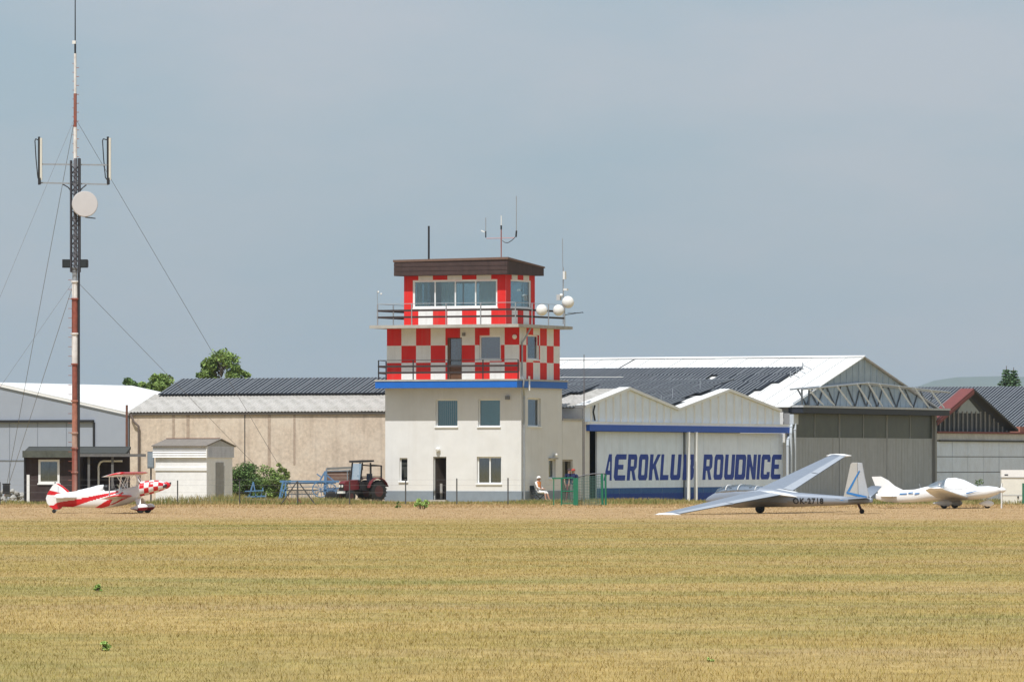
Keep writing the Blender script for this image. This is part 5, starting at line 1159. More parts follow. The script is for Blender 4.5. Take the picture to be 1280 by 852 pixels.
Gl.part('blue_flash', tilt(MB().prism([(-4.50, .046, 1.75), (-4.56, .046, 1.75), (-4.10, .046, .92), (-3.98, .046, .92)], (0, .003, 0)).prism([(-3.95, .046, .82), (-3.95, .046, .91), (-4.86, .046, .72), (-4.86, .046, .63)], (0, .004, 0))), gl_blue, rd)
for s in (1, -1):
    mb = MB(); wing(mb, [(-4.05, s * .06, .66, .95), (-4.12, s * .8, .74, .78), (-4.22, s * 1.7, .85, .5)], .09, 7); Gl.part('tailplane', tilt(mb), silver, smooth=True)
Gl.part('nose_flash', tilt(MB().prism([(-3.0, .152, .60), (-3.7, .128, .60), (-3.9, .128, .55), (-3.0, .152, .57)], (0, .003, 0))), gl_blue)
Gl.part('seat_back', MB().box(1.2, 1.3, -.2, .2, .6, 1.04), dark_in)
Gl.part('main_wheel', MB().lathe((0, -.07, .2), (0, 1, 0), [(0, .13), (.03, .2), (.11, .2), (.14, .13)], 18), tyre); Gl.part('wheel_fork', MB().box(-.08, .08, -.1, .1, .2, .42), black_steel)
Gl.part('tail_wheel', MB().lathe((-4.62, -.04, .1), (0, 1, 0), [(0, .06), (.01, .1), (.07, .1), (.08, .06)], 14), tyre); Gl.part('tail_fork', MB().beam((-4.62, 0, .1), (-4.4, 0, .5), .09, .07), mat('rusty_brown', (.08, .035, .025), .8))
# registration on the side that faces us
def text_mesh(body, size, m_, name):
    cu = bpy.data.curves.new(name, 'FONT'); cu.body = body; cu.size = size; cu.extrude = .002; cu.offset = size * .022; cu.space_character = 1.08; cu.resolution_u = 3
    ob = bpy.data.objects.new('tmp', cu); COL.objects.link(ob); dg = bpy.context.evaluated_depsgraph_get()
    me = bpy.data.meshes.new_from_object(ob.evaluated_get(dg)); bpy.data.objects.remove(ob); bpy.data.curves.remove(cu); me.materials.clear(); me.materials.append(m_); me.name = name; return me
me = text_mesh('OK-2718', .335, black_steel, 'registration')
gsm = sorted(interp_sections(fsec, 60))
def gskin(x, z):
    zc_, hy_, hz_ = (float(np.interp(x, [r_[0] for r_ in gsm], [r_[k] for r_ in gsm])) for k in (1, 2, 3))
    return hy_ * math.sqrt(max(0.02, 1 - ((z - zc_) / hz_) ** 2))
for v in me.vertices:                                     # wrap the letters round the skin
    x, z = -1.62 - v.co.x * 1.0, .40 + v.co.y; v.co = (x, gskin(x, z) * 1.02 + .022 + v.co.z, z)
o = bpy.data.objects.new('registration', me); COL.objects.link(o); o.parent = Gl.o

# --- white light aircraft at the right
UY = 260.0; us = UY / FPX; Ul = Thing('light_aircraft', 'white low wing light aircraft with white canopy beside the block wall', 'light aircraft', (GP(1190, UY).x, UY, 0), R(-19)); cu_ = math.cos(R(19))
XU = lambda px: (px - 1190) * us / cu_; ZU = lambda py: HC + (HOR - py) * us
us_ = [(1097, 617, 624, .05), (1108, 614, 627, .10), (1125, 612.5, 628.2, .18), (1145, 611.5, 627.5, .26), (1158, 608, 626.5, .36), (1172, 606, 625.5, .48), (1195, 606.5, 625, .54), (1215, 607.5, 624.5, .50), (1235, 607, 621.5, .40), (1246, 608.5, 617, .26), (1249, 610, 614.5, .1)]
UlF = Ul.part('fuselage', MB().loft([ell(s[0], 0, s[1], s[2], s[3], 26, .85) for s in interp_sections([(XU(a), ZU((b + c) / 2), d, (ZU(b) - ZU(c)) / 2) for a, b, c, d in us_], 44)]), ac_white, smooth=True)
cst = [(1163, 605.5, .25, .1), (1172, 601, .42, .3), (1184, 597.8, .50, .42), (1194, 597, .52, .45), (1204, 599.5, .50, .38), (1213, 604, .40, .22), (1220, 607.6, .22, .08)]
Ul.part('rear_canopy', MB().loft([ell(XU(a), 0, ZU(b) - h_, w_, h_, 24) for a, b, w_, h_ in cst[:3]]), mat_glass('bubble_canopy', (.85, .88, .9), .45), smooth=True)
Ul.part('canopy_front', MB().loft([ell(XU(a), 0, ZU(b) - h_ + .012, w_ + .012, h_, 24) for a, b, w_, h_ in [(1184.3, 597.8, .50, .42)] + cst[3:]]), mat('canopy_white', (.76, .76, .76), .7, .06, 3, bump=.02, bscale=5), smooth=True)  # opaque white shell over the front of the canopy
Ul.part('canopy_frame', MB().path([(XU(1186), .52 * math.cos(t), ZU(597.6) - .43 + .44 * math.sin(t)) for t in np.linspace(0.1, math.pi - .1, 11)], .025, 5), ac_white)
Ul.part('seat_back', MB().box(XU(1176), XU(1180), -.4, .4, ZU(612), ZU(603)), mat('seat_grey', (.3, .3, .32), .8))
fp = [(XU(1092), ZU(595.5)), (XU(1103), ZU(595.2)), (XU(1112), ZU(600)), (XU(1120), ZU(607)), (XU(1130), ZU(612)), (XU(1128), ZU(617)), (XU(1107), ZU(626.5)), (XU(1103), ZU(624))]
Ul.part('fin', slab(MB(), fp, .07), ac_white)
for s in (1, -1):
    mb = MB(); wing(mb, [(XU(1124), s * .05, ZU(620.5), .78), (XU(1122), s * 1.25, ZU(620), .6)], .09, 7); Ul.part('tailplane', mb, ac_white, smooth=True)
    mb = MB(); wing(mb, [(XU(1213), s * .35, ZU(621.8), 1.5), (XU(1211), s * 2.0, ZU(621.8) + .17, 1.28), (XU(1208), s * 3.7, ZU(621.8) + .36, .95), (XU(1206), s * 4.05, ZU(621.8) + .45, .6)], .13); wg = Ul.part('wing', mb, ac_white, smooth=True)
    g = Ul.part('gear_leg', MB().beam((XU(1185), s * .35, ZU(625)), (XU(1187), s * .95, .3), .10, .04), mat('gear_grey', (.5, .5, .5), .5))
    Ul.part('wheel', MB().lathe((XU(1187), s * .95 - .06, .17), (0, 1, 0), [(0, .12), (.02, .17), (.10, .17), (.12, .12)], 16), tyre, g)
    Ul.part('wheel_spat', MB().loft([ell(XU(1187) + dx, s * .95, .24, w_, h_, 12) for dx, w_, h_ in ((-.52, .01, .02), (-.3, .07, .08), (0, .11, .16), (.22, .10, .14), (.34, .03, .05))]), mat('spat_grey', (.52, .53, .54), .4, .05, 4), g, smooth=True)
g = Ul.part('gear_leg', MB().beam((XU(1232), 0, ZU(619)), (XU(1233), 0, .25), .07, .05), MATS['gear_grey'])
Ul.part('wheel', MB().lathe((XU(1233), -.05, .15), (0, 1, 0), [(0, .1), (.02, .15), (.08, .15), (.1, .1)], 14), tyre, g)
Ul.part('wheel_spat', MB().loft([ell(XU(1233) + dx, 0, .22, w_, h_, 12) for dx, w_, h_ in ((-.4, .01, .02), (-.2, .06, .09), (0, .09, .17), (.18, .08, .13), (.3, .02, .04))]), ac_white, g, smooth=True)
Ul.part('spinner', MB().lathe((XU(1249.2), 0, ZU(612)), (1, 0, 0), [(0, .14), (.1, .12), (.2, .06), (.25, .01)], 14), ac_white, smooth=True)
Ul.part('propeller', MB().prism([(XU(1250), -.10, ZU(612) - .82), (XU(1250), .05, ZU(612) - .82), (XU(1250), .08, ZU(612)), (XU(1250), .1, ZU(612) + .3), (XU(1250), -.02, ZU(612) + .3), (XU(1250), -.08, ZU(612))], (.035, 0, 0)), ac_white)
Ul.part('blue_stripe', MB().prism([(XU(1211), -.535, ZU(617)), (XU(1222), -.50, ZU(613.5)), (XU(1229), -.47, ZU(611.5)), (XU(1219), -.51, ZU(613.5)), (XU(1211), -.54, ZU(615.5))], (0, -.004, 0)), gl_blue, UlF)
for q0, q1, zz_ in ((1127, 1136, 616.5), (1138, 1144, 615.2), (1146, 1152, 616.0)): Ul.part('blue_marking', MB().prism([(XU(q0), -float(np.interp(q0, [1125, 1158], [.185, .37])) - .004, ZU(zz_ + 1.4)), (XU(q1), -float(np.interp(q1, [1125, 1158], [.185, .37])) - .004, ZU(zz_ + .8)), (XU(q1 + .8), -float(np.interp(q1, [1125, 1158], [.18, .365])) - .004, ZU(zz_ - .6)), (XU(q0 + .8), -float(np.interp(q0, [1125, 1158], [.18, .365])) - .004, ZU(zz_ - .2))], (0, .01, 0)), gl_blue, UlF)
Ul.part('antenna', MB().tube((XU(1152), 0, ZU(611)), (XU(1150), 0, ZU(604)), .012, n=5), grey_steel)

# ------------------------------------------------------------------ tractor and farm machines
TY = 301.5; ts = TY / FPX; Tr = Thing('tractor', 'small dark red tractor with open framed cab parked against the tower', 'tractor', (GP(451.5, TY).x, TY, 0), math.pi + R(38))
tr_red = mat('tractor_red', (.15, .018, .024), .6, .3, 5, grime=((.06, .025, .022), .9)); tr_blk = mat('tractor_black', (.02, .02, .022), .6, .2, 6)
Tr.o.scale = (.88, .88, .95)
# x forward, y left (seen side is its left side: -y after the turn)
Tr.part('hood', MB().prism([(1.45, -.27, .62), (1.45, -.27, 1.02), (1.32, -.27, 1.13), (.35, -.27, 1.22), (.35, -.27, .68)], (0, .54, 0)), tr_red)
Tr.part('grille', MB().box(1.452, 1.475, -.22, .22, .60, .98), tr_blk); Tr.part('bumper', MB().box(1.40, 1.55, -.3, .3, .46, .585), off_white)
for s in (-1, 1): Tr.part('headlight', MB().lathe((1.476, s * .13, .86), (1, 0, 0), [(0, .07), (.03, .08), (.04, .06)], 12), off_white)
Tr.part('engine_block', MB().box(.2, 1.4, -.2, .2, .42, .66), tr_blk); Tr.part('floor', MB().box(-.75, .4, -.5, .5, .62, .70), tr_blk)
Tr.part('exhaust', MB().tube((1.0, .2, 1.17), (1.0, .2, 1.75), .035, n=7), tr_blk)
fr = MB()
for s in (-1, 1):
    fr.beam((.42, s * .5, 1.15), (.28, s * .5, 2.15), .07, .07).beam((-.3, s * .52, .7), (-.3, s * .52, 2.15), .07, .07).beam((.40, s * .5, .7), (.42, s * .5, 1.15), .07, .07).beam((-1.1, s * .52, .9), (-1.1, s * .52, 2.0), .07, .07).beam((-.3, s * .52, 2.03), (-1.1, s * .52, 1.98), .07, .07).beam((-.3, s * .52, 1.38), (-1.1, s * .52, 1.38), .05, .05)
fr.beam((.42, -.47, 1.16), (.42, .47, 1.16), .06, .06).beam((-1.1, -.48, 1.98), (-1.1, .48, 1.98), .07, .07).beam((-1.1, -.48, 1.3), (-1.1, .48, 1.3), .06, .06)
Tr.part('cab_frame', fr, tr_blk); Tr.part('cab_roof', MB().prism([(.45, -.6, 2.16), (.45, .6, 2.16), (-.5, .6, 2.2), (-.5, -.6, 2.2)], (0, 0, .10)), tr_blk)
Tr.part('windscreen', MB().quad((.405, -.45, 1.2), (.405, .45, 1.2), (.29, .45, 2.1), (.29, -.45, 2.1)), mat_glass('hazy_glass', (.95, .96, .97), .03))
Tr.part('seat', MB().box(-.6, -.2, -.22, .22, .95, 1.08).box(-.66, -.56, -.22, .22, 1.09, 1.55), mat('seat_blue_grey', (.06, .08, .12), .8))
Tr.part('steering_wheel', MB().lathe((.12, 0, 1.36), (-.5, 0, .87), [(0, .17), (.01, .19), (.03, .19), (.04, .17)], 14).tube((.12, 0, 1.36), (.32, 0, 1.05), .025, n=6), tr_blk)
for s in (-1, 1):
    y = s * .62
    rw = Tr.part('rear_wheel', MB().lathe((-.75, y - .15, .58), (0, 1, 0), [(0, .38), (.03, .56), (.08, .58), (.22, .58), (.27, .56), (.30, .38)], 22), tyre)
    Tr.part('rim', MB().lathe((-.75, y - .155, .58), (0, 1, 0), [(0, .30), (.02, .34), (.29, .34), (.31, .30)], 18), mat('shaded_rim', (.07, .025, .025), .8, .3, 6), rw)  # rim colour darkened to stand for the shadow round the wheels
    lug = MB()
    for k in range(18):
        t = 2 * math.pi * k / 18; c_ = Vector((-.75 + .585 * math.cos(t), y, .58 + .585 * math.sin(t))); lug.beam(c_ + Vector((0, -.14, 0)), c_ + Vector((-.08 * math.sin(t), .14, .08 * math.cos(t))), .05, .05)
    Tr.part('tyre_lugs', lug, tyre, rw, kind='stuff')
    w2 = Tr.part('front_wheel', MB().lathe((1.15, s * .52 - .09, .33), (0, 1, 0), [(0, .2), (.02, .31), (.05, .33), (.13, .33), (.16, .31), (.18, .2)], 18), tyre)
    Tr.part('rim', MB().lathe((1.15, s * .52 - .095, .33), (0, 1, 0), [(0, .14), (.19, .14)], 12), MATS['shaded_rim'], w2)
    arc = [(-.75 + .72 * math.cos(t), .58 + .72 * math.sin(t)) for t in np.linspace(R(15), R(160), 9)]
    mb = MB()
    for (x0, z0), (x1, z1_) in zip(arc[:-1], arc[1:]): mb.prism([(x0, y - .19, z0), (x1, y - .19, z1_), (x1, y + .19, z1_), (x0, y + .19, z0)], (0, 0, .03))
    Tr.part('mudguard', mb, tr_red)
Tr.part('front_axle', MB().beam((1.15, -.45, .36), (1.15, .45, .36), .08, .08), tr_blk)
Tr.part('mirror', MB().box(.5, .53, .72, .86, 1.75, 1.98).beam((.35, .52, 1.8), (.5, .75, 1.85), .025, .025), tr_blk)
Tr.part('side_panel', MB().box(-.28, .38, .46, .5, .72, 1.12), tr_blk)

RY = 303.0; rs_ = RY / FPX; Rk = Thing('hay_rake', 'light blue farm implement with long frame bars and spoked wheel', 'farm machine', GP(385, RY)); rx = lambda p: (p - 385) * rs_; rz_ = lambda p: HC + (HOR - p) * rs_
bl = mat('machine_blue', (.085, .20, .36), .6, .2, 6, grime=((.22, .22, .24), .5)); bg_ = mat('machine_grey', (.22, .24, .26), .6, .25, 6)
Rk.part('frame_bar', MB().beam((rx(350), -.2, rz_(601.3)), (rx(424), -.2, rz_(601.3)), .12, .10), bl); Rk.part('frame_bar', MB().beam((rx(352), .3, rz_(604)), (rx(420), .3, rz_(603)), .07, .07), mat('machine_dark_blue', (.03, .07, .12), .6, .2, 6))
for y_ in (608.5, 612.5, 617.5): Rk.part('cross_bar', MB().beam((rx(356), .1, rz_(y_)), (rx(398), .1, rz_(y_ - .5)), .06, .06), bg_)
Rk.part('end_frame', MB().beam((rx(349.5), -.25, rz_(623)), (rx(354), -.25, rz_(602)), .13, .1).beam((rx(357.5), -.25, rz_(621)), (rx(357), -.25, rz_(603)), .10, .08).beam((rx(350), -.25, rz_(613)), (rx(359), -.25, rz_(612)), .1, .08).beam((rx(352), -.28, rz_(622)), (rx(358), -.28, rz_(604)), .06, .05), bl)
Rk.part('mast_frame', MB().beam((rx(406), -.1, rz_(618)), (rx(407), -.1, rz_(588.5)), .2, .14).beam((rx(400), -.1, rz_(600)), (rx(406), -.15, rz_(590)), .09, .07).beam((rx(396), -.1, rz_(592)), (rx(402), -.1, rz_(596)), .07, .06).beam((rx(408), -.12, rz_(593)), (rx(418), -.12, rz_(601)), .08, .06).beam((rx(408), -.3, rz_(612)), (rx(428), -.3, rz_(609)), .12, .09).beam((rx(400), -.3, rz_(614)), (rx(424), -.3, rz_(613)), .09, .07), bl)
for px, py, r in ((401, 611, .42), (413, 612, .34)):
    c = Vector((rx(px), -.42, rz_(py))); mb = MB(); n = 18
    for k in range(n):
        t0, t1 = 2 * math.pi * k / n, 2 * math.pi * (k + 1) / n
        mb.tube(c + Vector((r * math.cos(t0), 0, r * math.sin(t0))), c + Vector((r * math.cos(t1), 0, r * math.sin(t1))), .03, n=5)
        if k % 2 == 0: mb.tube(c, c + Vector((r * math.cos(t0), 0, r * math.sin(t0))), .016, n=4)
    Rk.part('spoked_wheel', mb, bl)
Rk.part('tyre', MB().lathe((rx(414), -.62, rz_(621)), (0, 1, 0), [(0, .2), (.03, .32), (.13, .32), (.16, .2)], 16), tyre)
tn = MB()
for k in range(26):
    x = rx(360) + (rx(398) - rx(360)) * k / 25; tn.tube((x, .1, rz_(612)), (x + random.uniform(-.05, .05), .0, rz_(622)), .012, n=4)
Rk.part('tines', tn, bg_, kind='stuff')
Hw = Thing('harrow', 'blue grey tilled harrow frame half hidden in the green bush', 'farm machine', GP(318, 301)); 
Hw.part('frame', MB().beam((-.6, 0, .25), (.6, 0, .3), .08, .07).beam((-.3, 0, .2), (-.05, 0, 1.05), .09, .07).beam((.1, 0, .2), (-.05, 0, 1.0), .08, .06).beam((-.5, -.1, .55), (.5, -.1, .6), .06, .05).beam((.3, 0, .1), (.45, 0, .75), .07, .05), bl)
Hw.part('tine_bar', MB().beam((-.6, -.2, .12), (.7, -.2, .15), .05, .05).beam((.6, -.2, .15), (.62, -.2, .5), .05, .05), bg_)
Wg = Thing('farm_wagon', 'weathered brown box wagon standing behind the blue machine and the tractor', 'trailer', GP(424, 305)); wz = lambda p: HC + (HOR - p) * 305 / FPX
for k in range(3): Wg.part('side_board', MB().box(-.62, .75, -.3, -.26, wz(601) + k * .19, wz(601) + k * .19 + .18), mat('wagon_board', (.17, .10, .075), .9, .3, 5))
Wg.part('top_rail', MB().beam((-.66, -.3, wz(585.5)), (.8, -.3, wz(584)), .09, .12), mat('wagon_grey', (.19, .19, .18), .8, .25, 5)); Wg.part('second_rail', MB().beam((-.66, -.32, wz(588.5)), (.8, -.32, wz(587.5)), .05, .07), bg_)
Wg.part('end_post', MB().box(-.70, -.62, -.36, -.28, .2, wz(585)).box(.62, .70, -.36, -.28, .2, wz(585)).box(.42, .47, -.36, -.31, .3, wz(588)), bg_); Wg.part('bed', MB().box(-.7, .8, -.26, 1.2, .62, .72), MATS['wagon_board']); 
for x in (-.45, .5): Wg.part('wheel', MB().lathe((x, -.4, .32), (0, 1, 0), [(0, .2), (.02, .32), (.12, .32), (.14, .2)], 14), tyre)

# ------------------------------------------------------------------ people
skin_m = mat('skin', (.42, .24, .17), .6, .06, 8); 
def person(name, label, loc, rz, J, rad, zones, mats, hands, head_dir, extra=None, group=None):
    """J: joints, rad: radius per joint, EDGES fixed; zones: function(co) -> material index; hands: (wrist joint, direction, curl)"""
    T = Thing(name, label, 'person', loc, rz, group)
    E = [('pelvis', 'waist'), ('waist', 'chest'), ('chest', 'neck'), ('neck', 'head'), ('head', 'crown')]
    for s in 'LR': E += [('chest', 'sh' + s), ('sh' + s, 'el' + s), ('el' + s, 'wr' + s), ('wr' + s, 'pa' + s), ('pelvis', 'hi' + s), ('hi' + s, 'kn' + s), ('kn' + s, 'an' + s), ('an' + s, 'to' + s)]
    bm = bmesh.new(); lay_ = bm.verts.layers.skin.verify(); V = {}
    for k, p in J.items():
        v = bm.verts.new(p); r = rad.get(k, rad.get(k[:2], .05)); v[lay_].radius = (r if isinstance(r, tuple) else (r, r)); V[k] = v
    V['pelvis'][lay_].use_root = True
    for a, b in E: bm.edges.new((V[a], V[b]))
    me = bpy.data.meshes.new('tmp'); bm.to_mesh(me); bm.free(); ob = bpy.data.objects.new('tmp', me); COL.objects.link(ob)
    ob.modifiers.new('s', 'SKIN'); sub = ob.modifiers.new('u', 'SUBSURF'); sub.levels = 2; sub.render_levels = 2
    dg = bpy.context.evaluated_depsgraph_get(); bd = bpy.data.meshes.new_from_object(ob.evaluated_get(dg)); bpy.data.objects.remove(ob)
    mb = MB(); mb.add([tuple(v.co) for v in bd.vertices], [tuple(p.vertices) for p in bd.polygons]); mb.m = [zones(sum((bd.vertices[i].co for i in p.vertices), Vector()) / len(p.vertices)) for p in bd.polygons]
    # fingers: four of unequal length and a thumb from the side of the palm
    for (pj, d, side, curl) in hands:
        d = Vector(d).normalized(); side = Vector(side).normalized(); dn = d.cross(side)
        for i, ln_ in enumerate((.065, .078, .072, .055)):
            b = J[pj] + side * (.03 - .02 * i) ; m1 = b + d * ln_ * .55; m2 = m1 + (d * math.cos(curl) + dn * math.sin(curl)) * ln_ * .5
            mb.tube(b, m1, .0105, .0095, 6).tube(m1, m2, .0095, .007, 6)
        b = J[pj] - d * .04 + side * .035; m1 = b + (side + d * .6).normalized() * .035; mb.tube(b, m1, .012, .010, 6).tube(m1, m1 + (d + side * .2).normalized() * .03, .010, .008, 6)
    # face: nose, ears, eyes, mouth
    h = J['head']; f = Vector(head_dir).normalized(); sd_ = f.cross(Vector((0, 0, 1))).normalized(); up = sd_.cross(f)
    mb.m += [0] * (len(mb.f) - len(mb.m))
    n0 = len(mb.f)
    mb.ball(h + f * .102 + up * .005, .017, 6, 5, sq=(1, 1, 1.5))
    for s in (-1, 1): mb.ball(h + sd_ * s * .078 + up * .01, .022, 6, 5, sq=(.8, .8, 1.3))
    for q in range(n0, len(mb.f)): mb.m[q] = 0
    n1 = len(mb.f)
    for s in (-1, 1): mb.ball(h + f * .085 + sd_ * s * .034 + up * .03, .011, 6, 5)
    mb.box(*[c for c in (h.x + f.x * .09 - .018, h.x + f.x * .09 + .018, h.y + f.y * .09 - .018, h.y + f.y * .09 + .018, h.z - .052, h.z - .044)])
    for q in range(n1, len(mb.f)): mb.m[q] = len(mats) - 1
    T.part('body', mb, mats, smooth=True)
    return T
RAD = {'pelvis': (.15, .12), 'waist': (.135, .10), 'chest': (.165, .115), 'neck': (.055, .055), 'head': (.082, .095), 'crown': (.06, .07), 'sh': .065, 'el': .047, 'wr': .032, 'pa': (.04, .022), 'hi': .095, 'kn': .062, 'an': .042, 'to': (.035, .045)}
V3 = Vector
dark_f = mat('dark_features', (.05, .03, .03), .7)
# seated person, turned to the right and a little towards us, reading with hands in the lap
shirt = mat('white_clothes', (.76, .75, .73), .85, .05, 6)
J = {'pelvis': V3((0, 0, .50)), 'waist': V3((-.02, 0, .70)), 'chest': V3((-.02, 0, .93)), 'neck': V3((.02, 0, 1.10)), 'head': V3((.06, 0, 1.20)), 'crown': V3((.05, 0, 1.29)),
     'hiL': V3((.10, .11, .49)), 'knL': V3((.47, .12, .50)), 'anL': V3((.60, .12, .12)), 'toL': V3((.76, .13, .05)), 'hiR': V3((.10, -.11, .49)), 'knR': V3((.48, -.12, .52)), 'anR': V3((.52, -.12, .12)), 'toR': V3((.68, -.14, .05)),
     'shL': V3((-.01, .19, 1.00)), 'elL': V3((.08, .25, .74)), 'wrL': V3((.27, .12, .68)), 'paL': V3((.34, .08, .68)), 'shR': V3((-.01, -.19, 1.00)), 'elR': V3((.10, -.25, .74)), 'wrR': V3((.28, -.12, .68)), 'paR': V3((.35, -.08, .68))}
def zs_(c):
    if c.z > 1.08: return 0
    if c.x > .22 and c.z > .62 and abs(c.y) < .2: return 0
    if c.x > .44 and c.z < .44: return 0 if c.z > .09 else 2
    return 1
sitp = GP(672.5, 301.0)
ps = person('person', 'seated person in white with white hat and orange vest by the tower corner', sitp, R(-28), J, RAD, zs_, [skin_m, shirt, mat('pale_shoes', (.5, .48, .45), .7), dark_f], [('paL', (1, -.3, -.1), (0, -1, 0), .5), ('paR', (1, .3, -.1), (0, 1, 0), .5)], (1, 0, -.35))
ps.part('hat', MB().lathe((.045, 0, 1.235), (-.2, 0, 1), [(0, .15), (.012, .15), (.02, .105), (.07, .10), (.105, .06), (.115, .01)], 16), mat('white_hat', (.78, .78, .76), .8))
vm = MB(); vm.loft([[V3((-.005 + (.135 + .02 * (1 - abs(z_ - .9) * 3)) * math.cos(t), .20 * math.sin(t), z_)) for t in np.linspace(-1.25, 1.25, 9)] + [V3((-.005 + .02 * math.cos(t), .20 * math.sin(t), z_)) for t in np.linspace(1.25, -1.25, 9)] for z_ in (.72, .85, .98, 1.06)])
ps.part('vest', vm, mat('orange_cloth', (.70, .25, .07), .85, .08, 6))
chm = Thing('folding_chair', 'dark folding chair under the seated person', 'chair', sitp, R(-28))
chm.part('seat', MB().box(-.25, .22, -.24, .24, .36, .395), mat('dark_green_canvas', (.03, .04, .04), .9)); chm.part('backrest', MB().prism([(-.25, -.24, .42), (-.25, .24, .42), (-.36, .24, .85), (-.36, -.24, .85)], (-.03, 0, 0)), MATS['dark_green_canvas'])
for x0, x1, y in ((-.25, .25, .25), (.22, -.25, .25), (-.25, .25, -.25), (.22, -.25, -.25)): chm.part('leg', MB().beam((x0, y, .37), (x1, y, -.02), .03, .03), lattice_m)
for y in (-.27, .27): chm.part('armrest', MB().box(-.3, .2, y - .025, y + .025, .57, .60), lattice_m)
# two standing people behind the gate
def standing(px, Y, rz, top, legs_, shoe, cap, label, sc=1.0, lean=0.0):
    q = lambda x, y, z: V3((x, y, z)) * sc
    J = {'pelvis': q(0, 0, .93), 'waist': q(0, 0, 1.10), 'chest': q(.01, 0, 1.32), 'neck': q(.02, 0, 1.50), 'head': q(.04, 0, 1.62), 'crown': q(.035, 0, 1.71),
         'hiL': q(0, .10, .90), 'knL': q(.04, .11, .50), 'anL': q(.0, .12, .10), 'toL': q(.14, .14, .04), 'hiR': q(0, -.10, .90), 'knR': q(.03, -.12, .50), 'anR': q(-.06, -.14, .10), 'toR': q(.08, -.17, .04),
         'shL': q(0, .19, 1.42), 'elL': q(.02, .27, 1.16), 'wrL': q(.2, .16, 1.05), 'paL': q(.27, .12, 1.05), 'shR': q(0, -.19, 1.42), 'elR': q(-.02, -.25, 1.14), 'wrR': q(.08, -.24, .90), 'paR': q(.10, -.235, .82)}
    def zn(c):
        z = c.z / sc
        if z > 1.49: return 0
        if z > .96 and abs(c.y / sc) > .215 and z < 1.2: return 0
        if z < 1.2 and (c.x / sc > .12 and z > .98): return 0
        if abs(c.y / sc) > .2 and z < .96 and z > .7: return 0
        if z > .95: return 1
        return 2 if z > .09 else 3
    t = person('person', label, GP(px, Y), rz, J, {k: (tuple(x * sc for x in v) if isinstance(v, tuple) else v * sc) for k, v in RAD.items()}, zn, [skin_m, top, legs_, shoe, dark_f], [('paL', (1, -.4, .1), (0, 0, 1), .6), ('paR', (.1, 0, -1), (1, 0, 0), .35)], (1, 0, 0))
    t.part('hair' if cap is None else 'cap', MB().lathe(V3((.02, 0, 1.635)) * sc, (-.12, 0, 1), [(0, .10 * sc), (.05, .098 * sc), (.085, .075 * sc), (.11, .01)], 14), cap or dark_f)
    if cap: t.part('cap_peak', MB().prism([(.10 * sc, -.07, 1.645 * sc), (.20 * sc, -.04, 1.63 * sc), (.20 * sc, .04, 1.63 * sc), (.10 * sc, .07, 1.645 * sc)], (0, 0, .012)), cap)
    return t
navy = mat('navy_shirt', (.015, .02, .07), .85, .1, 6); redt = mat('dull_red_trousers', (.22, .05, .07), .85, .1, 6); greyt = mat('grey_trousers', (.22, .21, .21), .85, .1, 6); redcap = mat('red_cap', (.40, .06, .045), .8)
standing(711.5, 297.5, R(-70), navy, redt, tyre, None, 'standing person in navy top and dull red trousers behind the green gate')
standing(717.0, 297.0, R(-120), navy, greyt, tyre, redcap, 'standing person in navy top and red cap beside the gate post')

# ------------------------------------------------------------------ vegetation
def leaf_mat(name, col, isl=.45):
    m = mat(name, col, .75, .25, 1.5, spec=.2, island=isl); return m
def np_mesh(name, V, F, mats, mi=None):
    me = bpy.data.meshes.new(name); V = np.asarray(V, np.float32); nf = len(F); k = F.shape[1]
    me.vertices.add(len(V)); me.vertices.foreach_set('co', V.ravel()); me.loops.add(nf * k); me.loops.foreach_set('vertex_index', F.astype(np.int32).ravel())
    me.polygons.add(nf); me.polygons.foreach_set('loop_start', np.arange(0, nf * k, k, dtype=np.int32)); me.polygons.foreach_set('loop_total', np.full(nf, k, np.int32))
    [me.materials.append(m) for m in mats]; me.update(calc_edges=True); return me
def leaves(centres, radii, n, size, squash=.8):
    """n small leaf faces scattered in clumps; returns V, F (quads, folded a little at random)"""
    c = np.asarray(centres); r = np.asarray(radii); idx = rng.integers(0, len(c), n)
    d = rng.normal(size=(n, 3)); d /= np.linalg.norm(d, axis=1)[:, None]; rad = rng.random(n) ** .45
    p = c[idx] + d * (rad * r[idx])[:, None] * np.array([1, 1, squash])
    a = rng.normal(size=(n, 3)); a[:, 2] *= .6; a /= np.linalg.norm(a, axis=1)[:, None]; b = np.cross(a, rng.normal(size=(n, 3))); b /= np.linalg.norm(b, axis=1)[:, None]
    s = (size * rng.uniform(.6, 1.35, n))[:, None]
    V = np.stack([p - a * s, p + b * s * .55, p + a * s, p - b * s * .55], 1).reshape(-1, 3)
    return V, np.arange(4 * n).reshape(n, 4)
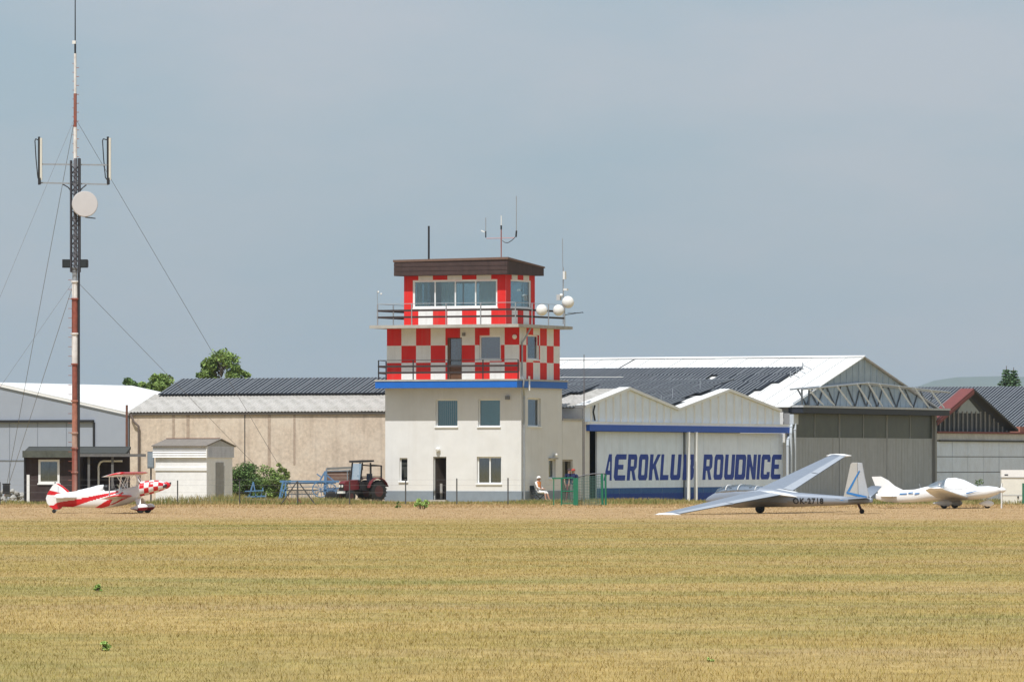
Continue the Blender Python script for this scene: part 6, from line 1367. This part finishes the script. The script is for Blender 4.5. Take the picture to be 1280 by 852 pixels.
def tree(name, label, base, h, trunk_h, cw, cd, n_clump, n_leaf, leaf_size, lm, cat='tree', group=None, trunk_r=.16, shape='oval', bark=None):
    bark = bark or mat('bark', (.10, .08, .06), .95, .25, 6); T = Thing(name, label, cat, base, 0, group)
    cs, rs = [], []; mb = MB(); mb.tube((0, 0, -.3), (random.uniform(-.1, .1), 0, trunk_h), trunk_r, trunk_r * .7, 8)
    topz = h * .8; mb.tube((0, 0, trunk_h), (random.uniform(-.2, .2), 0, topz), trunk_r * .7, trunk_r * .15, 7)
    for k in range(n_clump):
        u = random.random(); t = random.uniform(0, 2 * math.pi)
        z = trunk_h + (h - trunk_h) * .90 * (k + .5) / n_clump
        f = (z - trunk_h) / (h - trunk_h)
        env = math.sin(math.pi * min(1, .18 + .82 * f)) ** .7 if shape == 'oval' else (1 - f) ** .8 + .05
        rr = env * math.sqrt(random.uniform(.15, 1.0)); c = (cw / 2 * rr * math.cos(t), cd / 2 * rr * math.sin(t), z)
        cs.append(c); rs.append(random.uniform(.25, .62) * min(1.0, cw * .36))
        z0 = max(trunk_h * .8, z - random.uniform(.5, 1.4)); mb.tube((0, 0, z0), c, trunk_r * .28, trunk_r * .07, 5)
    T.part('trunk', mb, bark)
    V, F = leaves(cs, rs, n_leaf, leaf_size); me = np_mesh('crown', V, F, [lm])
    o = bpy.data.objects.new('crown', me); COL.objects.link(o); o.parent = T.o; return T
lf_mid = leaf_mat('leaf_mid_green', (.19, .27, .075)); lf_dark = leaf_mat('leaf_dark_green', (.10, .165, .05)); lf_yel = leaf_mat('leaf_yellow_green', (.20, .26, .07)); lf_weed = leaf_mat('leaf_bright_weed', (.30, .44, .12)); lf_spruce = leaf_mat('needle_blue_green', (.085, .145, .07))
def tz_(py, Y): return HC + (HOR - py) * Y / FPX
def tr(px, py_top, Y, wpx, **k):
    b = GP(px, Y); return dict(base=b, h=tz_(py_top, Y) - b.z, cw=wpx * Y / FPX, cd=wpx * Y / FPX, **k)
random.seed(21)
def crown(label, px, py, Y, wpx, n_clump, n_leaf, lm, vis=3.6):
    k = tr(px, py, Y, wpx, trunk_h=0); k['trunk_h'] = max(1.5, k['h'] - vis)
    tree('broadleaf_tree', label, n_clump=n_clump, n_leaf=n_leaf, leaf_size=.115, lm=lm, **k)
crown('tallest loose crowned green tree rising behind the beige storage building', 277, 434, 372, 66, 64, 7200, lf_mid, 4.2)
crown('small green tree beside the tallest tree behind the storage building', 302, 458, 374, 26, 20, 2800, lf_mid, 2.2)
crown('loose dark leaved tree on the hangar side of the tallest tree', 255, 447, 375, 26, 22, 3200, lf_dark, 2.8)
crown('bushy green tree behind the white roof of the grey hangar, second from the tall tree', 197, 464, 378, 42, 44, 6000, lf_mid, 3.0)
crown('lowest pointed green tree just above the white hangar roof', 163, 470, 380, 30, 30, 4000, lf_dark, 2.6)
crown('green tree between the two bushy trees behind the white hangar roof', 180, 475, 384, 30, 30, 4000, lf_mid, 2.6)
def spruce(label, px, py, Y, wpx):
    b = GP(px, Y); h = tz_(py, Y) - b.z; wd = wpx * Y / FPX; T = Thing('spruce_tree', label, 'tree', b, 0, 'spruces behind the dark roof')
    T.part('trunk', MB().tube((0, 0, -.3), (0, 0, h), .22, .02, 8), MATS['bark'])
    cs, rs = [], []; mb = MB()
    z = 2.0
    while z < h - .2:
        f = 1 - z / h; n = 7
        for k in range(n):
            t = 2 * math.pi * (k + random.random() * .6) / n; L_ = wd / 2 * min(1, f * 5.5 + .10) * random.uniform(.75, 1.1)
            e_ = Vector((L_ * math.cos(t), L_ * math.sin(t), z + .12 * L_)); mb.tube((0, 0, z + .1), e_, .04, .01, 4)
            for q in (.35, .65, .95): cs.append(tuple(e_ * q + Vector((0, 0, z * (1 - q) - 0)))); rs.append(.08 + .16 * L_)
        z += .20
    T.part('branches', mb, MATS['bark'], kind='stuff')
    V, F = leaves(cs, rs, 7500, .085, .6); me = np_mesh('crown', V, F, [lf_spruce]); o = bpy.data.objects.new('crown', me); COL.objects.link(o); o.parent = T.o
spruce('dark spruce with the higher spike behind the dark panelled roof', 1258, 457, 402, 20)
spruce('dark spruce with the broader top beside the higher spike', 1267, 459, 404, 22)

# bushes and plants along the buildings
def bush(name, label, px0, px1, py_top, Y, lm, n, size, cat='bush', clumps=24, depth=1.0):
    c = GP((px0 + px1) / 2, Y); T = Thing(name, label, cat, c); w_ = (px1 - px0) * Y / FPX; h = tz_(py_top, Y) - c.z; cs, rs = [], []; mb = MB()
    for k in range(clumps):
        x = random.uniform(-.5, .5) * w_ * .86; hz = h * (1 - .45 * (abs(x) / (w_ / 2)) ** 2) * random.uniform(.72, 1); z = random.uniform(.12, .86) * hz; y = random.uniform(-.5, .5) * depth
        cs.append((x, y, z)); rs.append(random.uniform(.16, .28) * min(h, w_)); mb.tube((x * .3, y * .3, -.1), (x, y, z), .02, .006, 4)
    T.part('stems', mb, MATS['bark'], kind='stuff'); V, F = leaves(cs, rs, n, size); me = np_mesh('foliage', V, F, [lm]); o = bpy.data.objects.new('foliage', me); COL.objects.link(o); o.parent = T.o
bush('bush', 'dense dark green bush beside the white shed door', 284, 325, 567, 304, lf_dark, 12000, .052, clumps=56)
bush('bush', 'mid green bush at the end of the blue implement frame', 312, 354, 577, 305, lf_mid, 11000, .052, clumps=50)
bush('vine', 'upright yellow green creeper growing against the beige wall', 343, 361, 563, 307, lf_yel, 2000, .06, 'plant', 22, .3)
bush('weed', 'green weed clump before the tower wall between two fence posts', 519, 535, 617, 256, lf_weed, 700, .04, 'weed', 12, .4)
bush('weed', 'small low weed before the small tower window', 494, 501, 624, 262, lf_mid, 260, .03, 'weed', 8, .3)
bush('shrub', 'dark leafy shrub behind the light aircraft nose', 1208, 1232, 594, 300, lf_dark, 700, .06, 'shrub', 10, .6)
bush('weed', 'bright green weed alone in the dry field, the farther one', 118.5, 127.5, 727, 95.5, lf_weed, 420, .022, 'weed', 9, .1)
bush('weed', 'bright green weed in the dry field nearest the viewer', 121, 138, 799, 65.6, lf_weed, 420, .02, 'weed', 9, .12)
bush('weed', 'pale green sprig in the dry field before the glider', 884, 894, 819, 62.0, lf_weed, 120, .012, 'weed', 6, .06)

# ------------------------------------------------------------------ grass blades: dense and fine near the camera, coarser far off
def blades(name, P0, hgt, wid, m, lean=.35):
    n = len(P0); t = rng.uniform(0, 2 * np.pi, n); dx, dy = np.cos(t), np.sin(t); ln = rng.uniform(.05, lean, n) * hgt * 1.6; ld = rng.uniform(0, 2 * np.pi, n); lx, ly = np.cos(ld) * ln, np.sin(ld) * ln
    b = P0; w2 = wid / 2; z = np.zeros(n)
    v0 = b - np.stack([dx * w2, dy * w2, z], 1); v1 = b + np.stack([dx * w2, dy * w2, z], 1)
    m0 = b + np.stack([lx * .35 - dx * w2 * .75, ly * .35 - dy * w2 * .75, hgt * .55], 1); m1 = b + np.stack([lx * .35 + dx * w2 * .75, ly * .35 + dy * w2 * .75, hgt * .55], 1)
    tp = b + np.stack([lx, ly, hgt * rng.uniform(.85, 1.0, n)], 1)
    V = np.stack([v0, v1, m1, m0, tp], 1).reshape(-1, 3); i = np.arange(n)[:, None] * 5
    F = np.concatenate([i + np.array([[0, 1, 2]]), i + np.array([[0, 2, 3]]), i + np.array([[3, 2, 4]])], 0)
    me = np_mesh(name, V, F, [m]); o = bpy.data.objects.new(name, me); COL.objects.link(o); o['kind'] = 'stuff'; return o
def gzv(y): return -0.0085 * np.clip(y - 306.0, 0, 110)
N_ = 740000
u = rng.random(N_); Yb = (math.sqrt(46) + u * (math.sqrt(262) - math.sqrt(46))) ** 2          # density falls with distance
Xb = rng.uniform(-1, 1, N_) * (Yb * .106 + 6.0)
# mown unevenly: height follows broad patches
ph = .5 + .25 * np.sin(Xb * .9 + 3 * np.sin(Yb * .11)) + .25 * np.sin(Yb * .47 + 1.7 * np.sin(Xb * .23))
hg = (.022 + .032 * rng.random(N_) + .020 * ph) * np.interp(Yb, [50, 110, 205, 206], [1, .8, .62, .45]); wd = .0043 * (Yb / 52) ** .9 * rng.uniform(.7, 1.4, N_)
tall = rng.random(N_) < .012; hg = np.where(tall, hg * 1.9, hg)
blades('grass', np.stack([Xb, Yb, np.zeros(N_) - .004], 1), hg, wd, grass_mat('dry_grass_blades', False), .8)
# taller green and straw weeds between the fence and the buildings
def strip_mat():
    m = bpy.data.materials.new('verge_grass'); m.use_nodes = True; n = m.node_tree.nodes; l = m.node_tree.links; bs_ = n['Principled BSDF']; bs_.inputs['Roughness'].default_value = .85; bs_.inputs['Specular IOR Level'].default_value = .2
    g = n.new('ShaderNodeNewGeometry'); r = n.new('ShaderNodeValToRGB'); e = r.color_ramp.elements
    e[0].color = (.10, .13, .035, 1); e[1].color = (.36, .27, .12, 1); e[1].position = 1
    q = e.new(.35); q.color = (.17, .18, .055, 1); q = e.new(.6); q.color = (.26, .215, .08, 1)
    no = n.new('ShaderNodeTexNoise'); no.inputs['Scale'].default_value = .25; l.new(g.outputs['Position'], no.inputs['Vector'])
    ma = n.new('ShaderNodeMath'); ma.operation = 'MULTIPLY_ADD'; l.new(g.outputs['Random Per Island'], ma.inputs[0]); ma.inputs[1].default_value = .6
    m2 = n.new('ShaderNodeMapRange'); m2.inputs['From Min'].default_value = .35; m2.inputs['From Max'].default_value = .65; m2.inputs['To Min'].default_value = -.15; m2.inputs['To Max'].default_value = .55; l.new(no.outputs['Fac'], m2.inputs['Value'])
    l.new(m2.outputs[0], ma.inputs[2]); l.new(ma.outputs[0], r.inputs[0]); l.new(r.outputs[0], bs_.inputs['Base Color']); return m
n = 46000; Y2 = rng.uniform(279, 312, n); X2 = rng.uniform(-34, 36, n)
keep = Y2 < 300 + 6 * np.sin(X2 * .4) - np.where((X2 > -7.5) & (X2 < 4), 2.0, 0) + np.where(X2 > 4, 6, 0); X2, Y2 = X2[keep], Y2[keep]; n = len(X2)
px2 = 640 + X2 / Y2 * FPX
patch = .5 + .5 * np.sin(X2 * .8 + np.sin(Y2 * .7)) * np.sin(X2 * .31 + 1)
hh2 = np.interp(px2, [0, 50, 190, 200, 300, 320, 480, 500, 720, 760, 1000, 1280], [.2, .2, .25, .55, .55, .35, .25, .2, .2, .28, .2, .25]) * (.35 + .5 * patch + .45 * rng.random(n))
hh2 = np.where(Y2 < 282.5, hh2 * .5, hh2)
blades('verge_grass', np.stack([X2, Y2, gzv(Y2) - .01], 1), hh2, rng.uniform(.018, .035, n), strip_mat(), .4)
n = 34000; Y3 = rng.uniform(262, 284, n); X3 = rng.uniform(-32, 34, n)
blades('cut_hay', np.stack([X3, Y3, np.zeros(n) - .004], 1), rng.uniform(.03, .09, n), rng.uniform(.018, .034, n), MATS['dry_grass_blades'], .9)

# ------------------------------------------------------------------ air: a thin even haze round the whole place
hz_m = bpy.data.materials.new('thin_haze'); hz_m.use_nodes = True; n_ = hz_m.node_tree.nodes; l_ = hz_m.node_tree.links; n_.remove(n_['Principled BSDF'])
pv = n_.new('ShaderNodeVolumePrincipled'); pv.inputs['Color'].default_value = (.50, .63, .82, 1); pv.inputs['Density'].default_value = 6.0e-5; pv.inputs['Anisotropy'].default_value = .2
l_.new(pv.outputs[0], n_['Material Output'].inputs['Volume'])
hzb = MB().box(-16500, 16500, -900, 24500, -2.0, 290)
S.cycles.volume_bounces = 1
single('haze', hzb, hz_m, kind='stuff')
